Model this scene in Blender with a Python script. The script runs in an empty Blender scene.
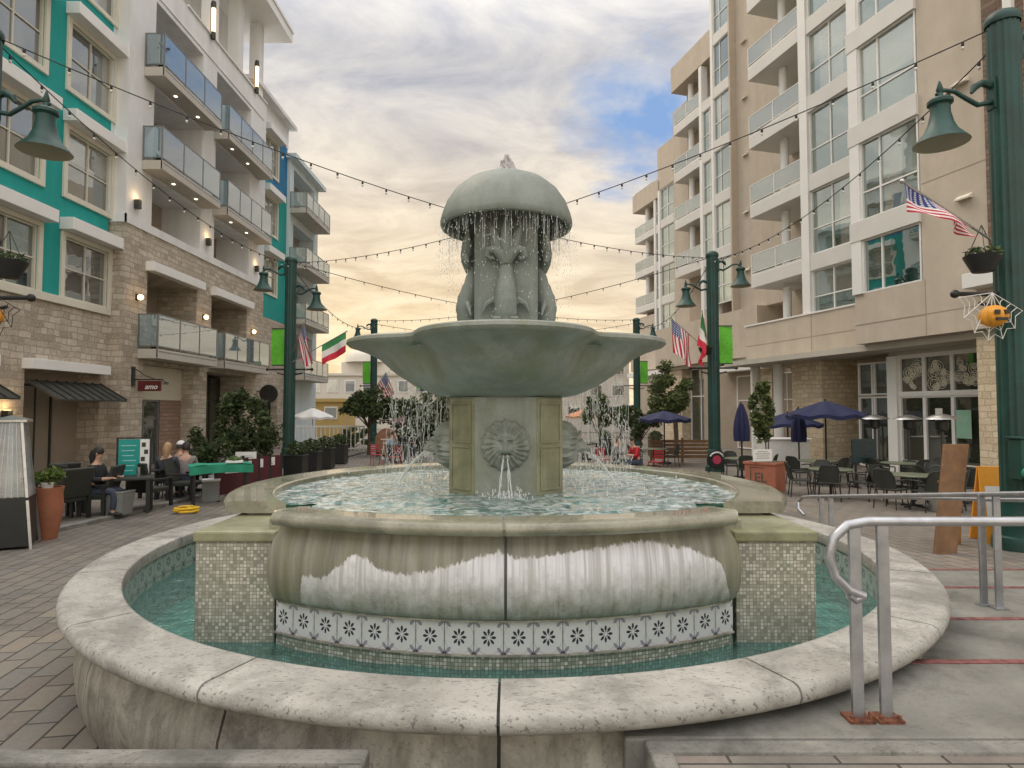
import bpy, bmesh, math, random
from math import sin, cos, pi, sqrt, radians, atan2, asin
from mathutils import Vector, Matrix, noise
S = 1.2            # scene units -> metres
RR = 1.0 / S       # real metres -> scene units
rnd = random.Random(7)
scene = bpy.context.scene
COL = scene.collection

# ------------------------------------------------------------------ mesh builder
class MB:
    def __init__(s, off=(0, 0, 0)):
        s.v = []; s.f = []; s.uv = []; s.m = []; s.sm = []; s.off = off
    def add(s, vs, fs, uvs=None, m=0, smooth=False):
        b = len(s.v); s.v += [tuple(v) for v in vs]
        for i, f in enumerate(fs):
            s.f.append(tuple(b + k for k in f)); s.m.append(m); s.sm.append(smooth)
            s.uv.append(uvs[i] if uvs else None)
    def quad(s, a, b, c, d, uv=None, m=0):
        s.add([a, b, c, d], [(0, 1, 2, 3)], [uv] if uv else None, m)
    def box(s, x0, x1, y0, y1, z0, z1, m=0):
        if x0 > x1: x0, x1 = x1, x0
        if y0 > y1: y0, y1 = y1, y0
        if z0 > z1: z0, z1 = z1, z0
        vs = [(x0,y0,z0),(x1,y0,z0),(x1,y1,z0),(x0,y1,z0),(x0,y0,z1),(x1,y0,z1),(x1,y1,z1),(x0,y1,z1)]
        fs = [(0,3,2,1),(4,5,6,7),(0,1,5,4),(1,2,6,5),(2,3,7,6),(3,0,4,7)]
        s.add(vs, fs, None, m)
    def boxm(s, M, hx, hy, hz, m=0):
        vs = [M @ Vector((x, y, z)) for z in (-hz, hz) for x, y in ((-hx,-hy),(hx,-hy),(hx,hy),(-hx,hy))]
        s.add(vs, [(0,3,2,1),(4,5,6,7),(0,1,5,4),(1,2,6,5),(2,3,7,6),(3,0,4,7)], None, m)
    def bar(s, p, q, w, h, m=0, up=(0, 0, 1)):
        p = Vector(p); q = Vector(q); d = (q - p); L = d.length; d.normalize()
        u = Vector(up)
        if abs(d.dot(u)) > .99: u = Vector((0, 1, 0))
        r = d.cross(u).normalized(); u = r.cross(d)
        M = Matrix((( r.x, d.x, u.x, (p.x+q.x)/2), (r.y, d.y, u.y, (p.y+q.y)/2), (r.z, d.z, u.z, (p.z+q.z)/2), (0,0,0,1)))
        s.boxm(M, w/2, L/2, h/2, m)
    def tube(s, path, r, n=8, caps=True, m=0, smooth=True, flat=None):
        P = [Vector(p) for p in path]; R = r if isinstance(r, (list, tuple)) else [r]*len(P)
        T = []
        for i in range(len(P)):
            a = P[max(0, i-1)]; b = P[min(len(P)-1, i+1)]; t = (b-a)
            T.append(t.normalized() if t.length > 1e-9 else Vector((0,0,1)))
        u = Vector((0,0,1)) if abs(T[0].z) < .9 else Vector((1,0,0))
        u = (u - T[0]*u.dot(T[0])).normalized()
        vs = []
        for i in range(len(P)):
            u = (u - T[i]*u.dot(T[i])); u = u.normalized() if u.length > 1e-6 else Vector((1,0,0))
            w = T[i].cross(u)
            fu = flat[i] if flat else 1.0
            for k in range(n):
                a = 2*pi*k/n
                vs.append(P[i] + u*(R[i]*cos(a)*fu) + w*(R[i]*sin(a)))
        fs = []
        for i in range(len(P)-1):
            for k in range(n):
                k2 = (k+1) % n
                fs.append((i*n+k, i*n+k2, (i+1)*n+k2, (i+1)*n+k))
        s.add(vs, fs, None, m, smooth)
        if caps:
            s.add(vs[:n], [tuple(reversed(range(n)))], None, m); s.add(vs[-n:], [tuple(range(n))], None, m)
    def cyl(s, p, q, r0, r1=None, n=16, caps=True, m=0, smooth=True):
        s.tube([p, q], [r0, r0 if r1 is None else r1], n, caps, m, smooth)
    def lathe(s, prof, cx=0, cy=0, n=48, a0=0, a1=2*pi, m=0, smooth=True, close=False, flute=None):
        full = abs(a1-a0-2*pi) < 1e-6
        N = n if full else n+1; vs = []; K = len(prof)
        for i in range(N):
            a = a0 + (a1-a0)*i/n
            for (r, z) in prof:
                rr = r*(flute(a) if flute else 1)
                vs.append((cx+rr*cos(a), cy+rr*sin(a), z))
        fs = []; uvs = []
        L = [0]
        for j in range(1, K): L.append(L[-1] + sqrt((prof[j][0]-prof[j-1][0])**2 + (prof[j][1]-prof[j-1][1])**2))
        for i in range(n):
            i2 = (i+1) % N
            for j in range(K - (0 if close else 1)):
                j2 = (j+1) % K
                fs.append((i*K+j, i2*K+j, i2*K+j2, i*K+j2))
                u0 = (a1-a0)*i/n; u1 = (a1-a0)*(i+1)/n
                uvs.append([(u0, L[j]), (u1, L[j]), (u1, L[j2]), (u0, L[j2])])
        s.add(vs, fs, uvs, m, smooth)
        if not full and close:
            s.add(vs[:K], [tuple(range(K))], None, m); s.add(vs[-K:], [tuple(reversed(range(K)))], None, m)
    def prism(s, poly, z0, z1, m=0):
        n = len(poly)
        vs = [(x, y, z0) for x, y in poly] + [(x, y, z1) for x, y in poly]
        fs = [tuple(reversed(range(n))), tuple(range(n, 2*n))] + [(i, (i+1) % n, n+(i+1) % n, n+i) for i in range(n)]
        s.add(vs, fs, None, m)
    def grid(s, fn, nu, nv, m=0, smooth=True, wrap=False, uvf=None):
        vs = [fn(i/nu, j/nv) for i in range(nu if wrap else nu+1) for j in range(nv+1)]
        N = nu if wrap else nu+1; fs = []; uvs = []
        for i in range(nu):
            i2 = (i+1) % N
            for j in range(nv):
                fs.append((i*(nv+1)+j, i2*(nv+1)+j, i2*(nv+1)+j+1, i*(nv+1)+j+1))
                q = [(i/nu, j/nv), ((i+1)/nu, j/nv), ((i+1)/nu, (j+1)/nv), (i/nu, (j+1)/nv)]
                uvs.append([uvf(*t) for t in q] if uvf else q)
        s.add(vs, fs, uvs, m, smooth)
    def ball(s, c, r, nu=12, nv=8, m=0):
        if not isinstance(r, (list, tuple)): r = (r, r, r)
        s.grid(lambda u, v: (c[0]+r[0]*cos(2*pi*u)*sin(pi*v), c[1]+r[1]*sin(2*pi*u)*sin(pi*v), c[2]-r[2]*cos(pi*v)), nu, nv, m, True, True)
    def build(s, name, mats, parent=None, loc=None, rot=0, bevel=0, seg=2, norm=True):
        if not isinstance(mats, (list, tuple)): mats = [mats]
        me = bpy.data.meshes.new(name)
        o = s.off
        me.from_pydata([((x-o[0])*S, (y-o[1])*S, (z-o[2])*S) for x, y, z in s.v], [], s.f)
        for m in mats: me.materials.append(m)
        me.polygons.foreach_set('material_index', s.m); me.polygons.foreach_set('use_smooth', s.sm)
        if any(u for u in s.uv):
            l = me.uv_layers.new(name='UVMap'); k = 0; buf = []
            for f, u in zip(s.f, s.uv):
                for q in range(len(f)): buf += list(u[q]) if u else [0.0, 0.0]
            l.data.foreach_set('uv', buf)
        if norm:
            bm = bmesh.new(); bm.from_mesh(me); bmesh.ops.recalc_face_normals(bm, faces=bm.faces[:]); bm.to_mesh(me); bm.free()
        if any(s.sm): me.set_sharp_from_angle(angle=radians(38))
        me.update()
        ob = bpy.data.objects.new(name, me); COL.objects.link(ob)
        if parent: ob.parent = parent
        if loc: ob.location = [c*S for c in loc]
        ob.rotation_euler[2] = rot
        if bevel:
            b = ob.modifiers.new('bevel', 'BEVEL'); b.width = bevel*S; b.segments = seg; b.limit_method = 'ANGLE'; b.angle_limit = radians(40)
        return ob

def tag(o, label=None, cat=None, group=None, kind=None):
    if label: o['label'] = label
    if cat: o['category'] = cat
    if group: o['group'] = group
    if kind: o['kind'] = kind
    return o
def thing(name, label, cat, loc=(0,0,0), rot=0, group=None):
    o = bpy.data.objects.new(name, None); COL.objects.link(o); o.empty_display_size = .2
    o.location = [c*S for c in loc]; o.rotation_euler[2] = rot
    return tag(o, label, cat, group)
def kids(o): return [c for c in bpy.data.objects if c.parent is o]
def dup(root, loc, rot, label, group=None, children=None):
    r = root.copy(); COL.objects.link(r); r.location = [c*S for c in loc]; r.rotation_euler = (0, 0, rot); r['label'] = label
    if group: r['group'] = group
    def cp(src, dst):
        for ch in kids_map.get(src.name, []):
            c = ch.copy(); COL.objects.link(c); c.parent = dst; cp(ch, c)
    kids_map = {}
    for o in list(COL.objects):
        if o.parent: kids_map.setdefault(o.parent.name, []).append(o)
    cp(root, r)
    return r
def gz(y):
    return 0.0 if y < 4 else (-.25 if y > 16 else -.25*(y-4)/12)
def pt(px, py, d):     # world point seen at a pixel of the photograph at depth d (horizon 410, focal 620)
    return ((px-512)/620*d, d, 1.7+(410-py)/620*d)

# ------------------------------------------------------------------ materials
class NT:
    def __init__(s, name):
        s.mat = bpy.data.materials.new(name); s.mat.use_nodes = True; s.t = s.mat.node_tree; s.t.nodes.clear()
        s.out = s.n('ShaderNodeOutputMaterial')
    def n(s, typ, **kw):
        nd = s.t.nodes.new(typ)
        for k, v in kw.items():
            if hasattr(nd, k): setattr(nd, k, v)
        return nd
    def l(s, a, b): s.t.links.new(a, b)
    def set(s, nd, **kw):
        for k, v in kw.items():
            k = k.replace('_', ' ')
            if hasattr(v, 'is_linked') or isinstance(v, bpy.types.NodeSocket): s.l(v, nd.inputs[k])
            else: nd.inputs[k].default_value = v
        return nd
    def math(s, op, a, b=None, c=None, clamp=False):
        nd = s.n('ShaderNodeMath', operation=op); nd.use_clamp = clamp
        for i, v in enumerate((a, b, c)):
            if v is None: continue
            if isinstance(v, bpy.types.NodeSocket): s.l(v, nd.inputs[i])
            else: nd.inputs[i].default_value = v
        return nd.outputs[0]
    def mix(s, f, a, b, mode='MIX'):
        nd = s.n('ShaderNodeMix'); nd.data_type = 'RGBA'; nd.blend_type = mode
        for i, v in ((0, f), (6, a), (7, b)):
            if isinstance(v, bpy.types.NodeSocket): s.l(v, nd.inputs[i])
            else: nd.inputs[i].default_value = (*v, 1) if i and len(v) == 3 else v
        return nd.outputs[2]
    def ramp(s, f, stops, interp='LINEAR'):
        nd = s.n('ShaderNodeValToRGB'); nd.color_ramp.interpolation = interp; e = nd.color_ramp.elements
        while len(e) < len(stops): e.new(.5)
        for i, (p, c) in enumerate(stops):
            e[i].position = p; e[i].color = (c, c, c, 1) if not isinstance(c, (tuple, list)) else (*c, 1)
        s.l(f, nd.inputs[0]); return nd.outputs[0]
    def coord(s, which='Object'): return s.n('ShaderNodeTexCoord').outputs[which]
    def mapping(s, v, scale=(1,1,1), loc=(0,0,0), rot=(0,0,0)):
        m = s.n('ShaderNodeMapping'); m.inputs['Scale'].default_value = scale; m.inputs['Location'].default_value = loc; m.inputs['Rotation'].default_value = rot
        s.l(v, m.inputs['Vector']); return m.outputs[0]
    def noise(s, v, scale, detail=4, rough=.55, out=0, dist=0):
        nd = s.n('ShaderNodeTexNoise'); s.l(v, nd.inputs['Vector']); nd.inputs['Scale'].default_value = scale
        nd.inputs['Detail'].default_value = detail; nd.inputs['Roughness'].default_value = rough; nd.inputs['Distortion'].default_value = dist
        return nd.outputs[out]
    def bsdf(s, col, rough=.6, normal=None, **kw):
        b = s.n('ShaderNodeBsdfPrincipled')
        if isinstance(col, bpy.types.NodeSocket): s.l(col, b.inputs['Base Color'])
        else: b.inputs['Base Color'].default_value = (*col, 1)
        if isinstance(rough, bpy.types.NodeSocket): s.l(rough, b.inputs['Roughness'])
        else: b.inputs['Roughness'].default_value = rough
        if normal is not None: s.l(normal, b.inputs['Normal'])
        for k, v in kw.items():
            k = k.replace('_', ' ')
            if isinstance(v, bpy.types.NodeSocket): s.l(v, b.inputs[k])
            else: b.inputs[k].default_value = v
        return b.outputs[0]
    def bump(s, h, strength=.3, dist=.01):
        b = s.n('ShaderNodeBump'); b.inputs['Strength'].default_value = strength; b.inputs['Distance'].default_value = dist
        s.l(h, b.inputs['Height']); return b.outputs[0]
    def done(s, sh): s.l(sh, s.out.inputs[0]); return s.mat

def plain(name, col, rough=.5, var=.12, scale=3., bump=.15, bscale=60., metal=0., **kw):
    n = NT(name); c = n.coord()
    a = n.noise(c, scale, 5, .6); lo = tuple(x*(1-var) for x in col); hi = tuple(min(1, x*(1+var)) for x in col)
    colr = n.mix(n.ramp(a, [(.3, 0.), (.7, 1.)]), lo, hi)
    nb = n.bump(n.noise(c, bscale, 3), bump, .004)
    rg = n.math('ADD', n.math('MULTIPLY', n.noise(c, scale*2.3, 3), .2), rough-.1)
    return n.done(n.bsdf(colr, rg, nb, Metallic=metal, **kw))

def streaky(name, base, dark, light, rough=.6, sx=5., sz=.6, amount=.7, speck=0., coat=0., grime=0., bumpk=.35, moss=None):
    """cast stone with vertical run-off streaks and blotches"""
    n = NT(name); c = n.coord()
    st = n.noise(n.mapping(c, (sx, sx, sz)), 1., 6, .65)
    bl = n.noise(c, 1.7, 5, .6)
    col = n.mix(n.ramp(bl, [(.3, 0.), (.72, 1.)]), base, light)
    col = n.mix(n.math('MULTIPLY', n.ramp(st, [(.42, 0.), (.66, 1.)]), amount), col, dark)
    if grime:
        gn = n.noise(n.mapping(c, (1, 1, 1.4), (4, 2, 1)), 1.9, 8, .72, dist=.4)
        col = n.mix(n.math('MULTIPLY', n.ramp(gn, [(.46, 0.), (.60, 1.)]), grime), col, tuple(x*.42 for x in dark))
    if moss:
        mn = n.noise(n.mapping(c, (1.6, 1.6, .8), (9, 3, 2)), 1.4, 7, .7, dist=.3)
        col = n.mix(n.math('MULTIPLY', n.ramp(mn, [(.47, 0.), (.64, 1.)]), .8), col, moss)
    if speck:
        vo = n.noise(n.mapping(c, (1, 2.2, 1)), 34., 3, .65)
        col = n.mix(n.math('MULTIPLY', n.ramp(vo, [(.585, 0.), (.64, 1.)]), speck), col, tuple(x*.35 for x in base))
    h = n.math('ADD', n.noise(c, 70., 4, .6), n.math('MULTIPLY', n.noise(c, 12., 3), .8))
    return n.done(n.bsdf(col, n.math('ADD', n.math('MULTIPLY', bl, .25), rough-.12), n.bump(h, bumpk, .006), Coat_Weight=coat))

def brickwall(name, cols, mortar, bw, bh, axis='y', rough=.85, bump=.8, var2=.5, msize=.02, squash=1., wobble=.0):
    """coursed blocks; axis = the horizontal wall direction in object space"""
    n = NT(name); c = n.coord(); sp = n.n('ShaderNodeSeparateXYZ'); n.l(c, sp.inputs[0])
    cb = n.n('ShaderNodeCombineXYZ')
    u = n.math('ADD', sp.outputs['X'], sp.outputs['Y']) if axis == 'xy' else sp.outputs['Y' if axis == 'y' else 'X']
    n.l(u, cb.inputs[0]); n.l(sp.outputs['Z'], cb.inputs[1])
    wob = n.n('ShaderNodeVectorMath', operation='SCALE'); wv = n.n('ShaderNodeVectorMath', operation='SUBTRACT'); n.l(n.noise(c, 1.7, 2, .5, 1), wv.inputs[0]); wv.inputs[1].default_value = (.5,.5,.5); n.l(wv.outputs[0], wob.inputs[0]); wob.inputs['Scale'].default_value = wobble
    wa = n.n('ShaderNodeVectorMath', operation='ADD'); n.l(cb.outputs[0], wa.inputs[0]); n.l(wob.outputs[0], wa.inputs[1])
    b = n.n('ShaderNodeTexBrick'); n.l(wa.outputs[0], b.inputs['Vector'])
    b.inputs['Scale'].default_value = 1; b.inputs['Brick Width'].default_value = bw; b.inputs['Row Height'].default_value = bh
    b.inputs['Mortar Size'].default_value = msize; b.inputs['Mortar Smooth'].default_value = .3; b.offset = .43; b.squash = squash; b.squash_frequency = 3
    b.inputs['Color1'].default_value = (0,0,0,1); b.inputs['Color2'].default_value = (1,1,1,1); b.inputs['Mortar'].default_value = (.5,.5,.5,1)
    # a second, wider course breaks the regularity
    col = n.ramp(b.outputs['Color'], [(i/(len(cols)-1), k) for i, k in enumerate(cols)])
    nz = n.noise(c, 3.2, 6, .65)
    col = n.mix(n.math('MULTIPLY', n.ramp(nz, [(.35, 0.), (.7, 1.)]), var2), col, tuple(x*.55 for x in cols[0]))
    n2 = n.noise(c, 14., 5, .6)
    col = n.mix(n.math('MULTIPLY', n.ramp(n2, [(.45, 0.), (.7, 1.)]), .35), col, tuple(min(1, x*1.3) for x in cols[-1]))
    col = n.mix(b.outputs['Fac'], col, mortar)
    h = n.math('SUBTRACT', n.math('MULTIPLY', n.noise(c, 11., 5, .65), .8), n.math('MULTIPLY', b.outputs['Fac'], .8))
    h = n.math('ADD', h, n.math('MULTIPLY', b.outputs['Color'], .5))
    return n.done(n.bsdf(col, rough, n.bump(h, bump, .03)))

def glassy(name, base, refl=.45, rough=.02, tint=(.9,.95,.95), blinds=True):
    """window glass over a dim room: dark base with a mirror share that grows at grazing angles"""
    n = NT(name); c = n.coord()
    nb = n.bump(n.noise(c, 1.1, 2), .10, .03)
    a = n.noise(c, .45, 3)
    oi = n.n('ShaderNodeObjectInfo'); rn = oi.outputs['Random']
    col = n.mix(n.ramp(a, [(.35, 0.), (.65, 1.)]), tuple(x*.45 for x in base), base)
    if blinds:
        gs = n.n('ShaderNodeSeparateXYZ'); n.l(n.coord('Generated'), gs.inputs[0])
        sl = n.math('ADD', .72, n.math('MULTIPLY', n.math('SINE', n.math('MULTIPLY', gs.outputs['Z'], 130.)), .14))
        has = n.math('GREATER_THAN', n.math('FRACT', n.math('MULTIPLY', rn, 7.31)), .74)
        bl = n.math('MULTIPLY', n.math('GREATER_THAN', gs.outputs['Z'], n.math('ADD', .15, n.math('MULTIPLY', rn, .75))), has)
        bc = n.n('ShaderNodeVectorMath', operation='SCALE'); bc.inputs[0].default_value = (.40,.385,.34); n.l(sl, bc.inputs['Scale'])
        col = n.mix(n.math('MULTIPLY', bl, .8), col, bc.outputs[0])
        cu = n.math('MULTIPLY', n.math('LESS_THAN', n.math('FRACT', n.math('MULTIPLY', rn, 13.7)), .22), n.math('LESS_THAN', n.math('ABSOLUTE', n.math('SUBTRACT', gs.outputs['Y'], n.math('FRACT', n.math('MULTIPLY', rn, 3.3)))), .16))
        col = n.mix(n.math('MULTIPLY', cu, .7), col, (.33,.31,.27))
    d = n.bsdf(col, .3, None, Specular_IOR_Level=.2)
    g = n.n('ShaderNodeBsdfGlossy'); g.inputs['Color'].default_value = (*tint, 1); g.inputs['Roughness'].default_value = rough; n.l(nb, g.inputs['Normal'])
    lw = n.n('ShaderNodeLayerWeight'); lw.inputs['Blend'].default_value = .35
    f = n.math('ADD', n.math('MULTIPLY', lw.outputs['Fresnel'], 1-refl), refl, clamp=True)
    m = n.n('ShaderNodeMixShader'); n.l(f, m.inputs[0]); n.l(d, m.inputs[1]); n.l(g.outputs[0], m.inputs[2])
    return n.done(m.outputs[0])

def clearglass(name, tint=(.82,.92,.9), refl=.25, milk=0., mcol=(.72,.78,.74)):
    n = NT(name); t = n.n('ShaderNodeBsdfTransparent'); t.inputs[0].default_value = (*tint, 1)
    g = n.n('ShaderNodeBsdfGlossy'); g.inputs['Roughness'].default_value = .02; g.inputs['Color'].default_value = (.95, .98, 1, 1)
    lw = n.n('ShaderNodeLayerWeight'); lw.inputs['Blend'].default_value = .4
    f = n.math('ADD', n.math('MULTIPLY', lw.outputs['Fresnel'], .8), refl, clamp=True)
    m = n.n('ShaderNodeMixShader'); n.l(f, m.inputs[0]); n.l(t.outputs[0], m.inputs[1]); n.l(g.outputs[0], m.inputs[2])
    if milk:
        k = n.n('ShaderNodeMixShader'); k.inputs[0].default_value = milk; n.l(t.outputs[0], k.inputs[1]); n.l(n.bsdf(mcol, .3), k.inputs[2]); n.l(k.outputs[0], m.inputs[1])
    return n.done(m.outputs[0])

def mosaic(name, cols, grout, cell, rough=.25, tint=None, coords='xz'):
    n = NT(name); c = n.coord(); sp = n.n('ShaderNodeSeparateXYZ'); n.l(c, sp.inputs[0])
    if coords == 'uv':
        c = n.coord('UV'); sp = n.n('ShaderNodeSeparateXYZ'); n.l(c, sp.inputs[0]); a, b = sp.outputs['X'], sp.outputs['Y']
    elif coords == 'xz': a, b = n.math('ADD', sp.outputs['X'], sp.outputs['Y']), sp.outputs['Z']
    else: a, b = sp.outputs['X'], sp.outputs['Y']
    a = n.math('DIVIDE', a, cell); b = n.math('DIVIDE', b, cell)
    cb = n.n('ShaderNodeCombineXYZ'); n.l(n.math('FLOOR', a), cb.inputs[0]); n.l(n.math('FLOOR', b), cb.inputs[1])
    w = n.n('ShaderNodeTexWhiteNoise'); w.noise_dimensions = '2D'; n.l(cb.outputs[0], w.inputs['Vector'])
    col = n.ramp(w.outputs['Value'], [(i/len(cols), k) for i, k in enumerate(cols)], 'CONSTANT')
    fa = n.math('ABSOLUTE', n.math('SUBTRACT', n.math('FRACT', a), .5)); fb = n.math('ABSOLUTE', n.math('SUBTRACT', n.math('FRACT', b), .5))
    g = n.math('GREATER_THAN', n.math('MAXIMUM', fa, fb), .40)
    col = n.mix(g, col, grout)
    col = n.mix(n.math('MULTIPLY', n.ramp(n.noise(c if coords != 'uv' else n.coord(), 2.5, 4), [(.4, 0.), (.7, 1.)]), .35), col, tuple(x*.8 for x in grout))
    h = n.math('SUBTRACT', 1., g)
    return n.done(n.bsdf(col, n.math('ADD', n.math('MULTIPLY', g, .5), rough), n.bump(h, .5, .004)))

def flower_tile(name, white, ink, grey, w, h, rot=0):
    """square tiles: eight petal rosette, grey leaf corners; UV in metres"""
    n = NT(name); c = n.coord('UV'); sp = n.n('ShaderNodeSeparateXYZ'); n.l(c, sp.inputs[0])
    a = n.math('SUBTRACT', n.math('FRACT', n.math('DIVIDE', sp.outputs['X'], w)), .5)
    b = n.math('SUBTRACT', n.math('FRACT', n.math('DIVIDE', sp.outputs['Y'], h)), .5)
    r = n.math('SQRT', n.math('ADD', n.math('MULTIPLY', a, a), n.math('MULTIPLY', b, b)))
    th = n.math('ARCTAN2', b, a)
    pet = n.math('COSINE', n.math('MULTIPLY', th, 8.))
    lim = n.math('GREATER_THAN', pet, n.math('ADD', n.math('MULTIPLY', n.math('ABSOLUTE', n.math('SUBTRACT', r, .15)), 16.), -.75))
    ring = n.math('MULTIPLY', n.math('GREATER_THAN', r, .05), n.math('LESS_THAN', r, .245))
    petal = n.math('MULTIPLY', lim, ring)
    # corners
    ca = n.math('SUBTRACT', .5, n.math('ABSOLUTE', a)); cbb = n.math('SUBTRACT', .5, n.math('ABSOLUTE', b))
    rc = n.math('SQRT', n.math('ADD', n.math('MULTIPLY', ca, ca), n.math('MULTIPLY', cbb, cbb)))
    tc = n.math('ARCTAN2', cbb, ca)
    pc = n.math('COSINE', n.math('MULTIPLY', n.math('SUBTRACT', tc, pi/4), 6.))
    leaf = n.math('LESS_THAN', rc, n.math('ADD', n.math('MULTIPLY', pc, .10), .20))
    core = n.math('LESS_THAN', rc, .085)
    circ = n.math('MULTIPLY', n.math('GREATER_THAN', r, .475), n.math('LESS_THAN', r, .50))
    edge = n.math('GREATER_THAN', n.math('MAXIMUM', n.math('ABSOLUTE', a), n.math('ABSOLUTE', b)), .485)
    wn = n.noise(n.coord(), 9., 4)
    col = n.mix(wn, tuple(x*.86 for x in white), white)
    col = n.mix(circ, col, tuple(x*.7 for x in white)); col = n.mix(leaf, col, grey); col = n.mix(core, col, ink); col = n.mix(petal, col, ink)
    col = n.mix(edge, col, (.16, .15, .14))
    return n.done(n.bsdf(col, .28, n.bump(n.math('SUBTRACT', 1., edge), .4, .004)))

def foliage(name, dark, light, trans=.3):
    n = NT(name); g = n.n('ShaderNodeNewGeometry'); c = n.coord()
    f = n.math('ADD', n.math('MULTIPLY', g.outputs['Random Per Island'], .6), n.math('MULTIPLY', n.noise(c, 1.6, 3), .5))
    col = n.mix(n.ramp(f, [(.15, 0.), (.85, 1.)]), dark, light)
    b = n.bsdf(col, .55, None, Specular_IOR_Level=.35)
    t = n.n('ShaderNodeBsdfTranslucent'); n.l(col, t.inputs[0])
    m = n.n('ShaderNodeMixShader'); m.inputs[0].default_value = trans; n.l(b, m.inputs[1]); n.l(t.outputs[0], m.inputs[2])
    return n.done(m.outputs[0])

def emit(name, col, st):
    n = NT(name); e = n.n('ShaderNodeEmission'); e.inputs[0].default_value = (*col, 1); e.inputs[1].default_value = st
    return n.done(e.outputs[0])

def water(name, tint, sc, strength, refl=.10, sky_glint=None, body=.45):
    n = NT(name); c = n.coord()
    h1 = n.noise(c, sc, 4, .55, dist=.6); v = n.n('ShaderNodeTexVoronoi'); v.feature = 'SMOOTH_F1'; n.l(n.mapping(c, (1, 1.6, 1)), v.inputs['Vector']); v.inputs['Scale'].default_value = sc*.8
    h = n.math('ADD', n.math('MULTIPLY', h1, .7), n.math('MULTIPLY', v.outputs['Distance'], .6))
    nb = n.bump(h, strength, .05)
    t = n.n('ShaderNodeBsdfTransparent'); t.inputs[0].default_value = (*tint, 1)
    d = n.bsdf(tuple(x*.55 for x in tint), .4, nb)
    m0 = n.n('ShaderNodeMixShader'); m0.inputs[0].default_value = body; n.l(t.outputs[0], m0.inputs[1]); n.l(d, m0.inputs[2])
    g = n.n('ShaderNodeBsdfGlossy'); g.inputs['Roughness'].default_value = .03; n.l(nb, g.inputs['Normal'])
    fr = n.n('ShaderNodeFresnel'); fr.inputs['IOR'].default_value = 1.36; n.l(nb, fr.inputs['Normal'])
    f = n.math('ADD', fr.outputs[0], refl-.02, clamp=True)
    m = n.n('ShaderNodeMixShader'); n.l(f, m.inputs[0]); n.l(m0.outputs[0], m.inputs[1]); n.l(g.outputs[0], m.inputs[2])
    if sky_glint:
        fo = n.ramp(n.noise(n.mapping(c, (.8, 1.3, 1)), sky_glint, 6, .72, dist=.8), [(.44, 0.), (.62, 1.)])  # bright sky reflections on the ripples, painted into the water as pale patches
        glint_bsdf = n.bsdf((.86, .89, .86), .5, nb)
        m2 = n.n('ShaderNodeMixShader'); n.l(n.math('MULTIPLY', fo, .55), m2.inputs[0]); n.l(m.outputs[0], m2.inputs[1]); n.l(glint_bsdf, m2.inputs[2]); m = m2
    return n.done(m.outputs[0])

M = {}
M['cast'] = streaky('fountain_stone', (.36,.335,.27), (.15,.135,.10), (.50,.47,.39), .65, 7., .7, .75, .4, grime=.5, bumpk=.5)
M['cast_upper'] = streaky('fountain_upper_stone', (.26,.28,.25), (.16,.175,.14), (.33,.345,.31), .45, 4.5, .5, .5, speck=.25, grime=.22, moss=(.19,.205,.13))
M['cast_top'] = streaky('fountain_top_stone', (.215,.242,.215), (.145,.165,.135), (.265,.29,.26), .6, 5., .4, .5, speck=.2, grime=.18)
M['cap'] = streaky('fountain_coping_stone', (.37,.355,.32), (.23,.215,.185), (.46,.445,.40), .66, 2.4, 2.4, .55, speck=.85, grime=.5, bumpk=.6)
M['wetcap'] = streaky('wet_coping_stone', (.285,.275,.20), (.16,.155,.10), (.36,.345,.26), .20, 3., 2., .6, coat=.5, grime=.45, speck=.3)
M['olive'] = streaky('olive_stone', (.24,.245,.125), (.15,.155,.08), (.35,.335,.235), .45, 4., .8, .6, grime=.35)
M['mosaic'] = mosaic('mosaic_tile', [(.46,.445,.36),(.34,.34,.27),(.55,.52,.44),(.39,.385,.31),(.64,.61,.53),(.27,.275,.215)], (.235,.225,.18), .0245)
M['mosaicw'] = mosaic('submerged_mosaic', [(.36,.60,.55),(.22,.47,.43),(.52,.70,.64),(.28,.54,.49)], (.12,.28,.26), .07, coords='xy')
M['tile'] = flower_tile('flower_tile', (.66,.65,.64), (.035,.035,.045), (.27,.26,.30), .1916, .222)
M['tile_blue'] = flower_tile('pool_tile', (.42,.47,.42), (.06,.10,.12), (.17,.21,.21), .20, .20)
M['water_low'] = water('basin_water', (.56,.93,.87), 5.0, 1., .04, body=.20)
M['water_up'] = water('upper_water', (.42,.90,.84), 5., .8, .14, sky_glint=9., body=.40)
n_ = NT('falling_water'); _d = n_.bsdf((.86,.88,.86), .2, None); _t = n_.n('ShaderNodeBsdfTransparent'); _m = n_.n('ShaderNodeMixShader'); _m.inputs[0].default_value = .5
n_.l(_t.outputs[0], _m.inputs[1]); n_.l(_d, _m.inputs[2]); M['drops'] = n_.done(_m.outputs[0])
M['stoneL'] = brickwall('split_stone_wall', [(.34,.29,.225),(.45,.385,.305),(.53,.465,.375),(.60,.535,.44)], (.36,.31,.24), .50, .21, 'xy', var2=.32, squash=.55, msize=.016, wobble=.16)
M['stoneR'] = brickwall('warm_stone_wall', [(.52,.42,.285),(.64,.535,.38),(.74,.64,.47)], (.48,.39,.27), .46, .20, 'xy', var2=.2, squash=.6, msize=.014, wobble=.16)
M['brickbrown'] = brickwall('brown_cladding', [(.14,.095,.065),(.20,.14,.10),(.27,.19,.14)], (.09,.065,.05), 2.5, .17, 'xy', var2=.2, msize=.012)
M['teal'] = streaky('teal_stucco', (.006,.30,.27), (.006,.20,.185), (.012,.34,.305), .8, 1.6, .12, .4, bumpk=.25)
M['blue'] = plain('blue_stucco', (.012,.16,.33), .75, .08, 1.2, .3, 40.)
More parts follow.
